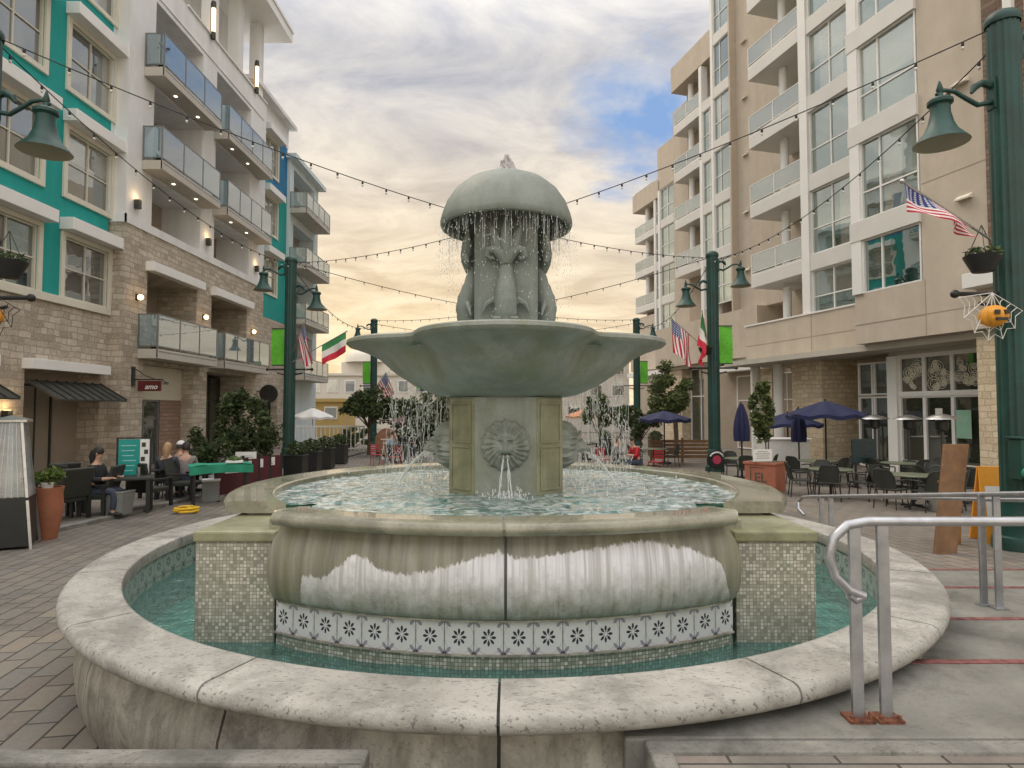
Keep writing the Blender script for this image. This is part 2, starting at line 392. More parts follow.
M['paleblue'] = streaky('pale_stucco', (.60,.69,.71), (.44,.51,.52), (.66,.74,.76), .85, 1.6, .12, .35, bumpk=.25)
M['white'] = streaky('white_stucco', (.73,.74,.735), (.55,.55,.53), (.80,.81,.805), .85, 1.6, .12, .38, bumpk=.25)
M['soffit'] = plain('balcony_concrete', (.50,.47,.41), .8, .08, .9, .2, 30.)
M['cream'] = plain('cream_trim', (.68,.645,.54), .6, .05, 1.5, .1, 40.)
M['taupe'] = plain('taupe_render', (.36,.30,.235), .8, .08, 1., .25, 40.)
M['tan'] = streaky('tan_stucco', (.50,.435,.355), (.38,.325,.255), (.57,.50,.41), .88, 1.2, .10, .35, bumpk=.4)
M['roofwhite'] = plain('white_panel', (.79,.785,.76), .6, .04, 1., .08, 40.)
M['panelgrey'] = plain('grey_spandrel_panel', (.66,.65,.615), .55, .05, 1., .08, 30.)
M['glassL'] = glassy('window_glass', (.035,.045,.055), .30)
M['glassR'] = glassy('green_window_glass', (.03,.075,.065), .46, .02, (.85,.95,.92))
M['glassS'] = glassy('shopfront_glass', (.045,.048,.03), .12, blinds=False)
M['bglassL'] = clearglass('sky_tinted_balcony_glass', (.74,.89,.93), .20, .30, (.50,.70,.78))  # blue sky reflection put into the tint and milky colour
M['bglassR'] = clearglass('balcony_glass', (.86,.92,.90), .10, .38)
M['grey_metal'] = plain('grey_painted_metal', (.23,.235,.23), .4, .08, 4, .05, 50, .5)
M['galv'] = plain('galvanised_steel', (.44,.45,.47), .36, .18, 9, .2, 120, .85)
M['rust'] = plain('rusty_steel', (.15,.055,.028), .85, .7, 40, .8, 90)
M['black'] = plain('black_metal', (.016,.017,.016), .45, .2, 6, .1, 80)
M['wicker'] = plain('black_wicker', (.030,.033,.027), .55, .35, 40, .7, 140)
M['bronze'] = plain('dark_bronze_metal', (.055,.058,.05), .45, .15, 3, .1, 60, .4)
M['green'] = streaky('green_painted_iron', (.005,.052,.042), (.016,.034,.028), (.010,.072,.058), .48, 6., .35, .55, speck=.2, grime=.35, bumpk=.2)
M['green2'] = plain('bright_green_paint', (.01,.27,.19), .4, .12, 4, .1, 60)
M['shade_in'] = plain('lamp_shade_lining', (.40,.40,.30), .5, .06, 5, .05, 60)
M['lime'] = None
M['conc'] = streaky('platform_concrete', (.185,.183,.162), (.115,.113,.098), (.245,.24,.21), .62, 1.6, 1.6, .6, speck=.35, grime=.5)
M['kerb'] = streaky('kerb_concrete', (.20,.197,.175), (.115,.113,.098), (.27,.26,.23), .8, 3., 3., .6, speck=.55, grime=.6, bumpk=.6)
M['redpaint'] = plain('worn_red_paint', (.17,.06,.055), .75, .6, 14, .3, 60)
M['wood'] = plain('brown_board', (.17,.085,.035), .55, .25, 7, .3, 50)
M['woodlight'] = plain('light_wood', (.42,.22,.09), .55, .2, 7, .2, 50)
M['orange'] = plain('orange_board', (.75,.33,.03), .5, .08, 4, .05, 50)
M['paper'] = plain('white_board', (.74,.74,.71), .5, .06, 8, .02, 50)
M['navy'] = plain('navy_canvas', (.013,.017,.065), .8, .12, 3, .2, 90)
M['terracotta'] = plain('terracotta', (.34,.125,.065), .75, .2, 4, .3, 40)
M['redplanter'] = plain('red_planter_paint', (.40,.14,.085), .6, .12, 4, .15, 50)
M['redcloth'] = plain('dark_red_panel', (.075,.012,.016), .6, .15, 4, .15, 60)
M['maroon'] = plain('maroon_sign_paint', (.10,.012,.012), .5, .1, 4, .05, 60)
M['greencloth'] = plain('green_cloth', (.02,.25,.15), .8, .12, 5, .2, 90)
M['tealboard'] = plain('teal_menu_board', (.01,.30,.26), .5, .08, 5, .05, 60)
M['greybin'] = plain('grey_plastic', (.22,.23,.215), .6, .1, 5, .1, 60)
M['steel'] = plain('brushed_steel', (.50,.50,.49), .3, .12, 6, .1, 90, .9)
M['yellow'] = plain('yellow_hose', (.70,.44,.02), .5, .12, 6, .1, 60)
M['cable'] = plain('black_cable', (.012,.012,.012), .6, .1, 6, .0, 60)
M['bulb'] = plain('frosted_bulb', (.70,.68,.62), .2, .05, 6, .0, 60)
M['bark'] = plain('tree_bark', (.13,.10,.07), .9, .3, 9, .8, 40)
M['leaf_dark'] = foliage('dark_leaves', (.014,.028,.011), (.10,.14,.05))
M['leaf_mid'] = foliage('mid_leaves', (.03,.048,.017), (.16,.20,.07))
M['leaf_bright'] = foliage('fresh_leaves', (.07,.12,.03), (.22,.30,.08))
M['skin'] = plain('skin', (.50,.30,.21), .5, .08, 9, .05, 60)
M['warm'] = emit('warm_lamp_glow', (1., .62, .28), 5.)
M['downlight'] = emit('downlight_glow', (1., .86, .65), 3.)
M['concrete_far'] = plain('far_cream_wall', (.62,.58,.50), .8, .05, .5, .1, 20)
M['far_yellow'] = plain('far_ochre_wall', (.50,.36,.13), .8, .05, .5, .1, 20)
M['far_white'] = plain('far_white_wall', (.70,.66,.60), .8, .05, .5, .1, 20)
M['curtain'] = plain('red_brown_brick', (.26,.13,.075), .8, .2, 6, .4, 20)
def cloth(nm, c, r=.85): 
    if nm not in M: M[nm] = plain(nm, c, r, .15, 9, .2, 80)
    return M[nm]
n_ = NT('lime_banner'); _c = n_.coord(); _f = n_.ramp(n_.noise(_c, 5., 3, .5, dist=1.5), [(.46, 0.), (.52, 1.), (.58, 0.)])
M['lime'] = n_.done(n_.bsdf(n_.mix(_f, (.13,.52,.03), (.09,.38,.03)), .6, None))
# ================================================================== world, light, camera
def make_world():
    w = bpy.data.worlds.new('World'); scene.world = w; w.use_nodes = True
    t = w.node_tree; t.nodes.clear()
    n = NT.__new__(NT); n.t = t; n.mat = None
    out = n.n('ShaderNodeOutputWorld'); bg = n.n('ShaderNodeBackground'); bg.inputs[1].default_value = .1; n.l(bg.outputs[0], out.inputs[0])
    sky = n.n('ShaderNodeTexSky'); sky.sky_type = 'NISHITA'; sky.sun_disc = False
    sky.sun_elevation = radians(SUN_EL); sky.sun_rotation = radians(SUN_AZ); sky.air_density = 1.2; sky.dust_density = 1.5
    d = n.coord('Generated'); sp = n.n('ShaderNodeSeparateXYZ'); n.l(d, sp.inputs[0])
    def dotp(v):
        v = Vector(v).normalized(); nd = n.n('ShaderNodeVectorMath', operation='DOT_PRODUCT'); n.l(d, nd.inputs[0]); nd.inputs[1].default_value = v; return nd.outputs['Value']
    z = n.math('MAXIMUM', sp.outputs['Z'], 0.); zz = n.math('ADD', z, .16)
    cb = n.n('ShaderNodeCombineXYZ'); n.l(n.math('DIVIDE', sp.outputs['X'], zz), cb.inputs[0]); n.l(n.math('DIVIDE', sp.outputs['Y'], zz), cb.inputs[1])
    big = n.noise(n.mapping(cb.outputs[0], (.75, 1.0, 1), (3.1, .4, 0)), 1.25, 7, .58, dist=.35)
    fine = n.noise(n.mapping(cb.outputs[0], (1, 1.5, 1), (7.3, 2.2, 0)), 2.3, 8, .62, dist=.5)
    # colour of the cloud deck: warm towards the low sun, lilac grey overhead
    sunp = n.math('POWER', n.math('MAXIMUM', dotp((-.24, 1, .10)), 0.), 4.)
    low = n.ramp(z, [(.02, 1.), (.46, 0.)])
    wf = n.math('MULTIPLY', n.math('MULTIPLY', sunp, low), 1.0, clamp=True)
    base = n.mix(low, (.60, .605, .65), (1.02, .84, .56))
    cl = n.mix(wf, base, (1.32, .90, .34))
    shade = n.ramp(fine, [(.37, 0.), (.62, 1.)])
    dark = n.mix(.38, cl, (.34, .345, .41)); lite = n.mix(.50, cl, (1.08, .99, .84))
    cl = n.mix(shade, dark, lite)
    # blue gaps: one right of the fountain, wide open sky to the far right
    gap = n.math('MAXIMUM', n.ramp(dotp((.285, 1, .46)), [(.978, 0.), (.999, .66)]), n.ramp(dotp((.86, .70, .62)), [(.80, 0.), (.95, .62)]))
    thr = n.math('ADD', n.math('MULTIPLY', n.ramp(big, [(.36, 0.), (.62, 1.)]), .9), n.math('MULTIPLY', gap, -.95))
    cover = n.ramp(n.math('ADD', thr, .70), [(.18, 0.), (.62, 1.)])
    blue = n.mix(.78, n.mix(1., sky.outputs[0], (.1, .1, .1), 'MULTIPLY'), (.27, .45, .80))
    col = n.mix(cover, blue, cl)
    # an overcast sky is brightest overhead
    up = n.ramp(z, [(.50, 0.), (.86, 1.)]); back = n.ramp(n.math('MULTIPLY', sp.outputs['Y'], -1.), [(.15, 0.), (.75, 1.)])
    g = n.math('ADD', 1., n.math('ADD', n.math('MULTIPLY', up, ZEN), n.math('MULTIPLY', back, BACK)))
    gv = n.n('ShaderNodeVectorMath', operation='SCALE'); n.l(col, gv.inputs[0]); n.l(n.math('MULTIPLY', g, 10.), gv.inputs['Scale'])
    n.l(gv.outputs[0], bg.inputs[0])
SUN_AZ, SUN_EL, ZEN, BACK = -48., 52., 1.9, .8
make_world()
sl = bpy.data.lights.new('sun', 'SUN'); sl.energy = 1.1; sl.angle = radians(22); sl.color = (1., .83, .62)
so = bpy.data.objects.new('sun', sl); COL.objects.link(so)
sdir = Vector((sin(radians(SUN_AZ))*cos(radians(SUN_EL)), cos(radians(SUN_AZ))*cos(radians(SUN_EL)), sin(radians(SUN_EL))))
so.rotation_euler = sdir.to_track_quat('Z', 'Y').to_euler()
cam = bpy.data.cameras.new('camera'); co = bpy.data.objects.new('camera', cam); COL.objects.link(co)
cam.sensor_width = 36; cam.lens = 620/1024*36; cam.clip_end = 2000; cam.clip_start = .05
co.location = (0, 0, 1.7*S); co.rotation_euler = (radians(90)+math.atan(26/620), 0, 0); scene.camera = co
vs = scene.view_settings; vs.view_transform = 'Standard'; vs.look = 'None'; vs.exposure = 0.0; vs.gamma = 1
scene.cycles.use_denoising = True; scene.cycles.max_bounces = 6; scene.cycles.transparent_max_bounces = 16; scene.cycles.caustics_reflective = False; scene.cycles.caustics_refractive = False
scene.cycles.sample_clamp_indirect = 6; scene.cycles.adaptive_threshold = .02

# ================================================================== ground
def paver_mat(name, bw, bh, rot, gap=.012, cols=((.155,.125,.105),(.185,.162,.138),(.215,.185,.15),(.165,.156,.142),(.25,.205,.155)), bump=.6):
    n = NT(name); c = n.mapping(n.coord(), rot=(0, 0, rot))
    b = n.n('ShaderNodeTexBrick'); n.l(c, b.inputs['Vector']); b.inputs['Scale'].default_value = 1
    b.inputs['Brick Width'].default_value = bw; b.inputs['Row Height'].default_value = bh; b.inputs['Mortar Size'].default_value = gap; b.inputs['Mortar Smooth'].default_value = .4
    b.inputs['Color1'].default_value = (0,0,0,1); b.inputs['Color2'].default_value = (1,1,1,1); b.inputs['Mortar'].default_value = (.5,.5,.5,1); b.offset = .5
    col = n.ramp(b.outputs['Color'], [(i/(len(cols)-1), k) for i, k in enumerate(cols)])
    nz = n.noise(c, 1.1, 6, .6); col = n.mix(n.math('MULTIPLY', n.ramp(nz, [(.35, 0.), (.7, 1.)]), .45), col, (.16, .145, .12))
    n3 = n.noise(c, 22., 4, .6); col = n.mix(n.math('MULTIPLY', n.ramp(n3, [(.4, 0.), (.7, 1.)]), .3), col, (.27, .245, .205))
    vs_ = n.n('ShaderNodeTexVoronoi'); n.l(c, vs_.inputs['Vector']); vs_.inputs['Scale'].default_value = 3.1
    col = n.mix(n.math('MULTIPLY', n.ramp(vs_.outputs['Distance'], [(.05, 1.), (.075, 0.)]), .55), col, (.045, .042, .038))
    st_ = n.noise(c, .55, 7, .7); col = n.mix(n.math('MULTIPLY', n.ramp(st_, [(.5, 0.), (.62, 1.)]), .45), col, (.075, .068, .058))
    col = n.mix(b.outputs['Fac'], col, (.05, .046, .04))
    h = n.math('SUBTRACT', n.math('MULTIPLY', n.noise(c, 30., 4), .35), b.outputs['Fac'])
    return n.done(n.bsdf(col, n.math('ADD', .48, n.math('MULTIPLY', nz, .3)), n.bump(h, bump, .012)))
M['paver'] = paver_mat('plaza_paver', .40, .20, radians(80), .010)
M['paver_big'] = paver_mat('large_paver', .46, .38, 0, .007, ((.16,.145,.125),(.20,.18,.155),(.225,.20,.17),(.18,.14,.12)), .9)

def sheet(name, x0, x1, ys, m, dz=0., nx=1):
    b = MB()
    for i in range(len(ys)-1):
        b.quad((x0, ys[i], gz(ys[i])+dz), (x1, ys[i], gz(ys[i])+dz), (x1, ys[i+1], gz(ys[i+1])+dz), (x0, ys[i+1], gz(ys[i+1])+dz))
    return tag(b.build(name, m), kind='structure')
sheet('ground', -400, 400, [-60, 0, 4, 16, 40, 700], M['paver'])
# raised concrete strip of the shop terrace on the left, with its kerb
b = MB()
for y0, y1 in ((2, 4), (4, 16), (16, 40)):
    b.add([(-14, y0, gz(y0)+.05), (-6.85, y0, gz(y0)+.05), (-6.85, y1, gz(y1)+.05), (-14, y1, gz(y1)+.05)], [(0, 1, 2, 3)])
terr = tag(b.build('terrace_pavement', paver_mat('terrace_paver', .9, .45, radians(90), .01, ((.17,.15,.125),(.21,.185,.155),(.19,.165,.14)), .3)), kind='structure')
b = MB()
for y0, y1 in ((2, 4), (4, 16), (16, 40)):
    b.add([(-6.85, y0, gz(y0)), (-6.7, y0, gz(y0)), (-6.7, y1, gz(y1)), (-6.85, y1, gz(y1)), (-6.85, y0, gz(y0)+.065), (-6.7, y0, gz(y0)+.06), (-6.7, y1, gz(y1)+.06), (-6.85, y1, gz(y1)+.065)],
          [(4,5,6,7), (0,1,5,4), (1,2,6,5), (2,3,7,6), (3,0,4,7)])
tag(b.build('terrace_kerb', M['kerb']), kind='structure')

# platform the photographer stands on, wrapping the near right of the fountain, and its descending steps
CX, CY = -.05, 5.43
RW = 3.02
def step_poly(y0, y1, xmax, r=RW-.01):
    pts = []; N = 14
    for i in range(N+1):
        y = y0 + (y1-y0)*i/N; dy = CY-y
        pts.append((CX + (sqrt(r*r-dy*dy) if abs(dy) < r else 0.42-CX), y))
    return [(xmax, y0)] + [(xmax, y1)] + [p for p in reversed(pts)]
pl = MB()
p = step_poly(2.362, 3.09, 13); pl.prism(p, -.3, .48)
tag(pl.build('platform', M['conc'], bevel=.012), kind='structure')
for i, (ya, yb, zt) in enumerate(((3.09, 4.07, .36), (4.07, 5.2, .24), (5.2, 6.24, .12))):
    b = MB(); b.prism(step_poly(ya+.001, yb, 13), -.4, zt); tag(b.build('stair_tread_pavement', M['conc'], bevel=.01), kind='structure')
for (yy, zt) in ((3.09, .48), (4.07, .36), (5.2, .24), (6.24, .12)):
    x0 = CX + sqrt(RW*RW-(CY-yy)**2) + .02
    b = MB(); b.box(x0, 13, yy-.055, yy-.008, zt-.02, zt+.004); tag(b.build('step_nosing_marking', M['redpaint']), kind='structure')
# front kerb band, its return, and the paver field in front of it (both sides of the notch)
def side_field(sgn, xin, xout):
    nm = 'paving_border'
    b = MB(); a, c = sorted((xin, xout))
    yf = 2.19 if sgn < 0 else 2.268
    b.box(a, c, yf, 2.285 if sgn < 0 else 2.356, -.3, .485 if sgn < 0 else .479)
    r0, r1 = (xin-.085, xin) if sgn < 0 else (xin, xin+.085)
    b.box(r0, r1, -3, yf-.003, -.3, .485)
    tag(b.build(nm, M['kerb'], bevel=.012), kind='structure')
    b = MB(); f0, f1 = (xout, xin-.085) if sgn < 0 else (xin+.085, xout)
    f0, f1 = sorted((f0, f1)); b.box(f0, f1, -3, yf, -.3, .45 if sgn < 0 else .466)
    tag(b.build('front_paving', M['paver_big']), kind='structure')
side_field(-1, -.51, -9); side_field(1, .49, 13)
b = MB(); b.box(-.51, .49, -3, 2.1, -.3, .2); tag(b.build('notch_pavement', M['conc']), kind='structure')

# ================================================================== fountain
F = thing('fountain', 'tiered stone fountain with lobed bowl, domed top and two round pools', 'fountain', (CX, CY, 0))
NSEG = 16; gap = .0024
# outer wall + coping, in 16 stones
ow = MB()
wall_prof = [(2.95, -.1), (3.01, -.02), (3.045, .08), (3.06, .2), (3.045, .33), (3.01, .43), (2.99, .512)]
for k in range(NSEG):
    a0 = -pi/2 + 2*pi*k/NSEG; a1 = a0 + 2*pi/NSEG
    ow.lathe(wall_prof + [(2.84, .512), (2.84, -.1)], n=16, a0=a0+gap, a1=a1-gap, close=True)
ow.lathe([(2.95, -.1), (3.0, .06), (3.035, .2), (3.015, .33), (2.98, .48)], n=128, m=1)
ow.build('outer_wall', [M['cast'], M['black']], F)
cp_ = MB()
def nose(r0, r1, z0, z1, rad, n=6):
    """coping profile: rounded outer nose of half-height, soft inner edge (closed, counter-clockwise)"""
    zc = (z0+z1)/2; h = (z1-z0)/2; pr = [(r0, z0), (r1-h-.012, z0), (r1-h, z0)]
    pr += [(r1-h + h*sin(pi*i/n), zc - h*cos(pi*i/n)) for i in range(1, n)]
    pr += [(r1-h, z1), (r1-h-.012, z1), (r0+rad+.012, z1), (r0+rad, z1), (r0+rad*.3, z1-rad*.3), (r0, z1-rad), (r0, z0+.01)]
    return pr
for k in range(NSEG):
    a0 = -pi/2 + 2*pi*k/NSEG; a1 = a0 + 2*pi/NSEG
    cp_.lathe(nose(2.82, 3.15, .512, .60, .02, 8), n=16, a0=a0+gap*.8, a1=a1-gap*.8, close=True)
cp_.lathe([(2.85, .52), (2.85, .588), (3.10, .588), (3.135, .556)], n=128, m=1)
cp_.build('outer_coping', [M['cap'], M['black']], F)
b = MB(); b.lathe([(2.835, .50), (2.835, .02)], n=160)
# rescale uv to metres along the arc
for i, u in enumerate(b.uv):
    if u: b.uv[i] = [(q[0]*2.835*S, q[1]*S + .02) for q in u]
b.build('inner_tile_band', M['tile_blue'], F)
b = MB(); b.lathe([(0.0, .03), (2.84, .03)], n=64); b.build('pool_floor', M['mosaicw'], F)
def pool(name, mat, rmax, z, amp, sc, nr=46, na=220, shape=None, rmin=0.02):
    b = MB()
    def fn(u, v):
        a = 2*pi*u; r = rmin + (rmax-rmin)*v; x, y = r*cos(a), r*sin(a)
        if shape: x, y = shape(x, y)
        h = amp*(noise.noise(Vector((x*sc, y*sc*1.5, z))) + .5*noise.noise(Vector((x*sc*2.7, y*sc*3.3, 5+z))))
        return (x, y, z+h)
    b.grid(lambda u, v: fn(-u, v), na, nr, wrap=True)
    if b.f: 
        p0, p1, p2 = (Vector(b.v[k]) for k in b.f[nr//2][:3])
        if (p1-p0).cross(p2-p0).z < 0: b.f = [tuple(reversed(f)) for f in b.f]
    return b.build(name, mat, F, norm=False)
pool('lower_water', M['water_low'], 2.833, .312, .011, 5.5, 70, 300)
# upper basin: curved front panel between two mosaic plinths
AC = .64   # centre of the front arc (local y) ; radius 2.70 at the tile plane
def arcpt(x, o): # x across, o outward offset
    th = asin(x/2.70); return ((2.70+o)*sin(th)+.005, AC-(2.70+o)*cos(th))
def arcstrip(b, prof, x0, x1, n, m=0, uvh=None, close=False):
    K = len(prof); vs = []; fs = []; uvs = []
    L = [0]
    for j in range(1, K): L.append(L[-1]+sqrt((prof[j][0]-prof[j-1][0])**2+(prof[j][1]-prof[j-1][1])**2))
    for i in range(n+1):
        x = x0+(x1-x0)*i/n
        for o, z in prof:
            X, Y = arcpt(x, o); vs.append((X, Y, z))
    T0 = 2.70*asin(x0/2.70)
    for i in range(n):
        xa, xb = x0+(x1-x0)*i/n, x0+(x1-x0)*(i+1)/n; ua, ub = 2.70*asin(xa/2.70), 2.70*asin(xb/2.70)
        for j in range(K if close else K-1):
            j2 = (j+1) % K
            fs.append((i*K+j, (i+1)*K+j, (i+1)*K+j2, i*K+j2))
            uvs.append([(ua*S, L[j]*S), (ub*S, L[j]*S), (ub*S, L[j2]*S), (ua*S, L[j2]*S)])
    b.add(vs, fs, uvs, m, True)
    if close:
        b.add(vs[:K], [tuple(reversed(range(K)))], None, m); b.add(vs[-K:], [tuple(range(K))], None, m)
XE = 1.315; XT = 1.355
bulge = [(.0,.578),(.035,.585),(.07,.62),(.10,.69),(.112,.78),(.10,.87),(.07,.94),(.035,.985),(.02,1.01),(.02,1.03),(-.1,1.03),(-.1,.578)]
# the limewashed bulge: material with a ragged white bloom
n = NT('limewashed_bulge'); c = n.coord(); sp = n.n('ShaderNodeSeparateXYZ'); n.l(c, sp.inputs[0])
fc = n.n('ShaderNodeFloatCurve'); cm = fc.mapping.curves[0]
prof_w = [(0,.0),(.065,.0),(.072,.45),(.12,.47),(.155,.62),(.19,.80),(.21,.78),(.25,.66),(.29,.60),(.33,.62),(.37,.68),(.42,.78),(.46,.86),(.49,.93),(.53,.82),(.58,.84),(.65,.90),(.72,.95),(.80,.97),(.85,.92),(.90,.82),(.94,.70),(.97,.60),(.985,.30),(1,.0)]
for i, q in enumerate(prof_w):
    if i < 2: cm.points[i].location = q if i == 0 else cm.points[i].location
for q in prof_w[1:-1]: cm.points.new(*q)
cm.points[0].location = prof_w[0]; cm.points[-1].location = prof_w[-1]
for pnt in cm.points: pnt.handle_type = 'VECTOR'
fc.mapping.update()
xn = n.math('ADD', n.math('DIVIDE', sp.outputs['X'], 2*XE*S), .5)
n.l(xn, fc.inputs['Value'])
zn = n.math('DIVIDE', n.math('SUBTRACT', sp.outputs['Z'], .59*S), .40*S)
st = n.noise(n.mapping(c, (16, 1, .7)), 1., 5, .6)
st2 = n.noise(n.mapping(c, (34, 1, .9)), 1., 4, .6)
lim = n.math('ADD', fc.outputs[0], n.math('ADD', n.math('MULTIPLY', n.math('SUBTRACT', n.noise(n.mapping(c, (9, 1, 2)), 1., 6, .65), .5), .13), n.math('MULTIPLY', n.math('SUBTRACT', n.noise(n.mapping(c, (38, 1, 16)), 1., 5, .7), .5), .22)))
msk = n.ramp(n.math('ADD', n.math('SUBTRACT', lim, zn), .5), [(.485, 0.), (.515, 1.)])
gr = n.noise(n.mapping(c, (3, 1, 1.2), (2, 0, 5)), 1.6, 7, .7)
bare = n.mix(n.ramp(st, [(.36, 0.), (.64, 1.)]), (.27, .265, .21), (.145, .142, .105))
bare = n.mix(n.math('MULTIPLY', n.ramp(gr, [(.45, 0.), (.62, 1.)]), .6), bare, (.17, .165, .085))
whit = n.mix(n.ramp(st2, [(.42, 0.), (.62, 1.)]), (.66, .66, .67), (.42, .415, .39))
# lime thins out towards the foot in streaks
blot = n.noise(n.mapping(c, (5, 1, 4)), 1.6, 7, .7)
thin = n.ramp(n.math('ADD', n.math('ADD', n.math('MULTIPLY', st2, .55), n.math('MULTIPLY', blot, .75)), n.math('MULTIPLY', zn, .55)), [(.62, .10), (.98, 1.)])
col = n.mix(n.math('MULTIPLY', msk, thin), bare, whit)
joint = n.math('LESS_THAN', n.math('ABSOLUTE', n.math('SUBTRACT', sp.outputs['X'], .02)), .009)
col = n.mix(joint, col, (.05, .05, .045))
M['lime_bulge'] = n.done(n.bsdf(col, .55, n.bump(n.math('ADD', n.math('MULTIPLY', msk, .5), n.noise(c, 40., 4)), .3, .006)))
b = MB(); arcstrip(b, bulge, -XE, XE, 64, close=True); b.build('front_panel', M['lime_bulge'], F)
b = MB(); arcstrip(b, [(.0,.390),(.0,.575)], -XT, XT, 64)
for i, u in enumerate(b.uv): b.uv[i] = [(q[0], q[1]) for q in u]
b.build('flower_tile_band', M['tile'], F)
b = MB(); arcstrip(b, [(-.004,-.02),(-.004,.388)], -XT, XT, 64); b.build('mosaic_plinth', mosaic('mosaic_tile_curved', [(.42,.42,.35),(.30,.32,.25),(.52,.50,.43),(.36,.37,.31),(.62,.60,.53),(.24,.26,.20)], (.14,.145,.11), .0245, coords='uv'), F)
b = MB(); arcstrip(b, [(.012,.384),(.012,.392),(-.01,.392),(-.01,.384)], -XT, XT, 64, close=True); arcstrip(b, [(.03,.572),(.03,.582),(-.01,.582),(-.01,.572)], -XE, XE, 64, close=True); b.build('tile_edging', M['cast'], F)
capf = [(-.12,1.03),(.07,1.03),(.105,1.04),(.122,1.062),(.122,1.085),(.105,1.107),(.07,1.115),(.058,1.115),(-.078,1.115),(-.09,1.115),(-.115,1.105),(-.12,1.09)]
b = MB(); arcstrip(b, capf, -XE+.03, -.004, 36, close=True); arcstrip(b, capf, .012, XE-.03, 36, close=True)
arcstrip(b, [(-.1,1.035),(.09,1.04),(.105,1.075),(.07,1.10),(-.1,1.10)], -.006, .014, 2, m=1, close=True)
b.build('front_coping', [M['wetcap'], M['cast']], F)
BY = -1.66
for sg in (-1, 1):
    b = MB(); xs = sorted((sg*1.385+.01, sg*1.865+.01)); b.box(xs[0], xs[1], BY, -.6, -.05, .905)
    pb = b.build('mosaic_block', M['mosaic'], F, bevel=.004, seg=1)
    b = MB(); b.box(xs[0]-.012, xs[1]+.012, BY-.015, -.62, .906, .972); b.build('block_slab', M['olive'], F, bevel=.012)
    # low weir between front coping and ring coping
    b = MB(); x = sg*1.40+.01; b.box(x-.05, x+.05, BY+.06, -1.1, .9, 1.035); 
    b.cyl((x-sg*.06, -1.36, 1.02), (x+sg*.09, -1.36, .995), .05, .06, 12); b.build('spill_spout', M['wetcap'], F, bevel=.01)
# ring basin behind, ends cut square
def ringgrid(b, prof, n, yend, m=0, close=True):
    K = len(prof); vs = []; uvs = []
    for i in range(n+1):
        t = i/n
        for r, z in prof:
            a0 = asin(max(-1, min(1, yend/r))); a = a0 + (pi-2*a0)*t
            vs.append((r*cos(a), r*sin(a), z)); 
    fs = []
    for i in range(n):
        for j in range(K if close else K-1):
            j2 = (j+1) % K; fs.append((i*K+j, (i+1)*K+j, (i+1)*K+j2, i*K+j2))
            uvs.append([(2.2*i*4.2/n, prof[j][1]*S), (2.2*(i+1)*4.2/n, prof[j][1]*S), (2.2*(i+1)*4.2/n, prof[j2][1]*S), (2.2*i*4.2/n, prof[j2][1]*S)])
    b.add(vs, fs, uvs, m, True)
    if close:
        b.add(vs[:K], [tuple(range(K))], None, m); b.add(vs[-K:], [tuple(reversed(range(K)))], None, m)
b = MB(); ringgrid(b, nose(1.88, 2.235, .99, 1.07, .02, 8), 96, -1.12); b.build('ring_coping', M['wetcap'], F)
b = MB(); ringgrid(b, [(1.95,-.05),(2.15,-.05),(2.15,.5),(2.12,.93),(2.08,.99),(1.95,.99)], 96, -1.07); b.build('ring_wall', M['cast'], F)
b = MB(); ringgrid(b, [(1.945,.7),(1.945,.99)], 120, -1.1, close=False); b.build('ring_tile_band', M['tile_blue'], F)
b = MB(); b.lathe([(0, .72), (1.95, .72)], n=64); b.box(-1.36, 1.36, -1.60, -.9, .60, .719); b.build('upper_pool_floor', M['mosaicw'], F)
def upshape(x, y):
    # squeeze the disc into the front opening
    r = sqrt(x*x+y*y)
    lim = 1.935
    if y < -.9:
        x = max(-1.36, min(1.36, x))
        # front edge along the arc
        yf = AC - sqrt(max(0, 2.60**2 - x*x)); 
        y = -.9 + (y+.9)*((yf+.9)/(-sqrt(max(.01, lim*lim-min(abs(x), 1.7)**2))+.9)) if abs(x) < 1.7 else y
        y = max(y, yf)
    return x, y
pool('upper_water', M['water_up'], 1.94, 1.022, .016, 5.5, 60, 260, upshape)
# pedestal
hw, ch = .47, .225
octo = [(-hw+ch,-hw),(hw-ch,-hw),(hw,-hw+ch),(hw,hw-ch),(hw-ch,hw),(-hw+ch,hw),(-hw,hw-ch),(-hw,-hw+ch)]
b = MB(); b.prism(octo, .7, 1.806); b.build('pedestal', M['cast_upper'], F, bevel=.006)
for k in range(4):
    a = pi/4 + k*pi/2; mx, my = (hw-ch/2)*cos(a)*sqrt(2), (hw-ch/2)*sin(a)*sqrt(2); L = ch*sqrt(2)/2
    Mx = Matrix.Translation((mx, my, 0)) @ Matrix.Rotation(a-pi/2, 4, 'Z')
    b = MB()
    b.boxm(Mx @ Matrix.Translation((0, .001, 1.25)), L*.985, .006, .545)
    for (hx, z0, z1) in ((L*.72, 1.44, 1.75), (L*.72, 1.06, 1.40)):
        for sx in (-1, 1): b.boxm(Mx @ Matrix.Translation((sx*hx, .012, (z0+z1)/2)), .008, .006, (z1-z0)/2)
        for zz in (z0, z1): b.boxm(Mx @ Matrix.Translation((0, .012, zz)), hx, .006, .008)
    b.build('corner_panel', M['olive'], F, bevel=.004)
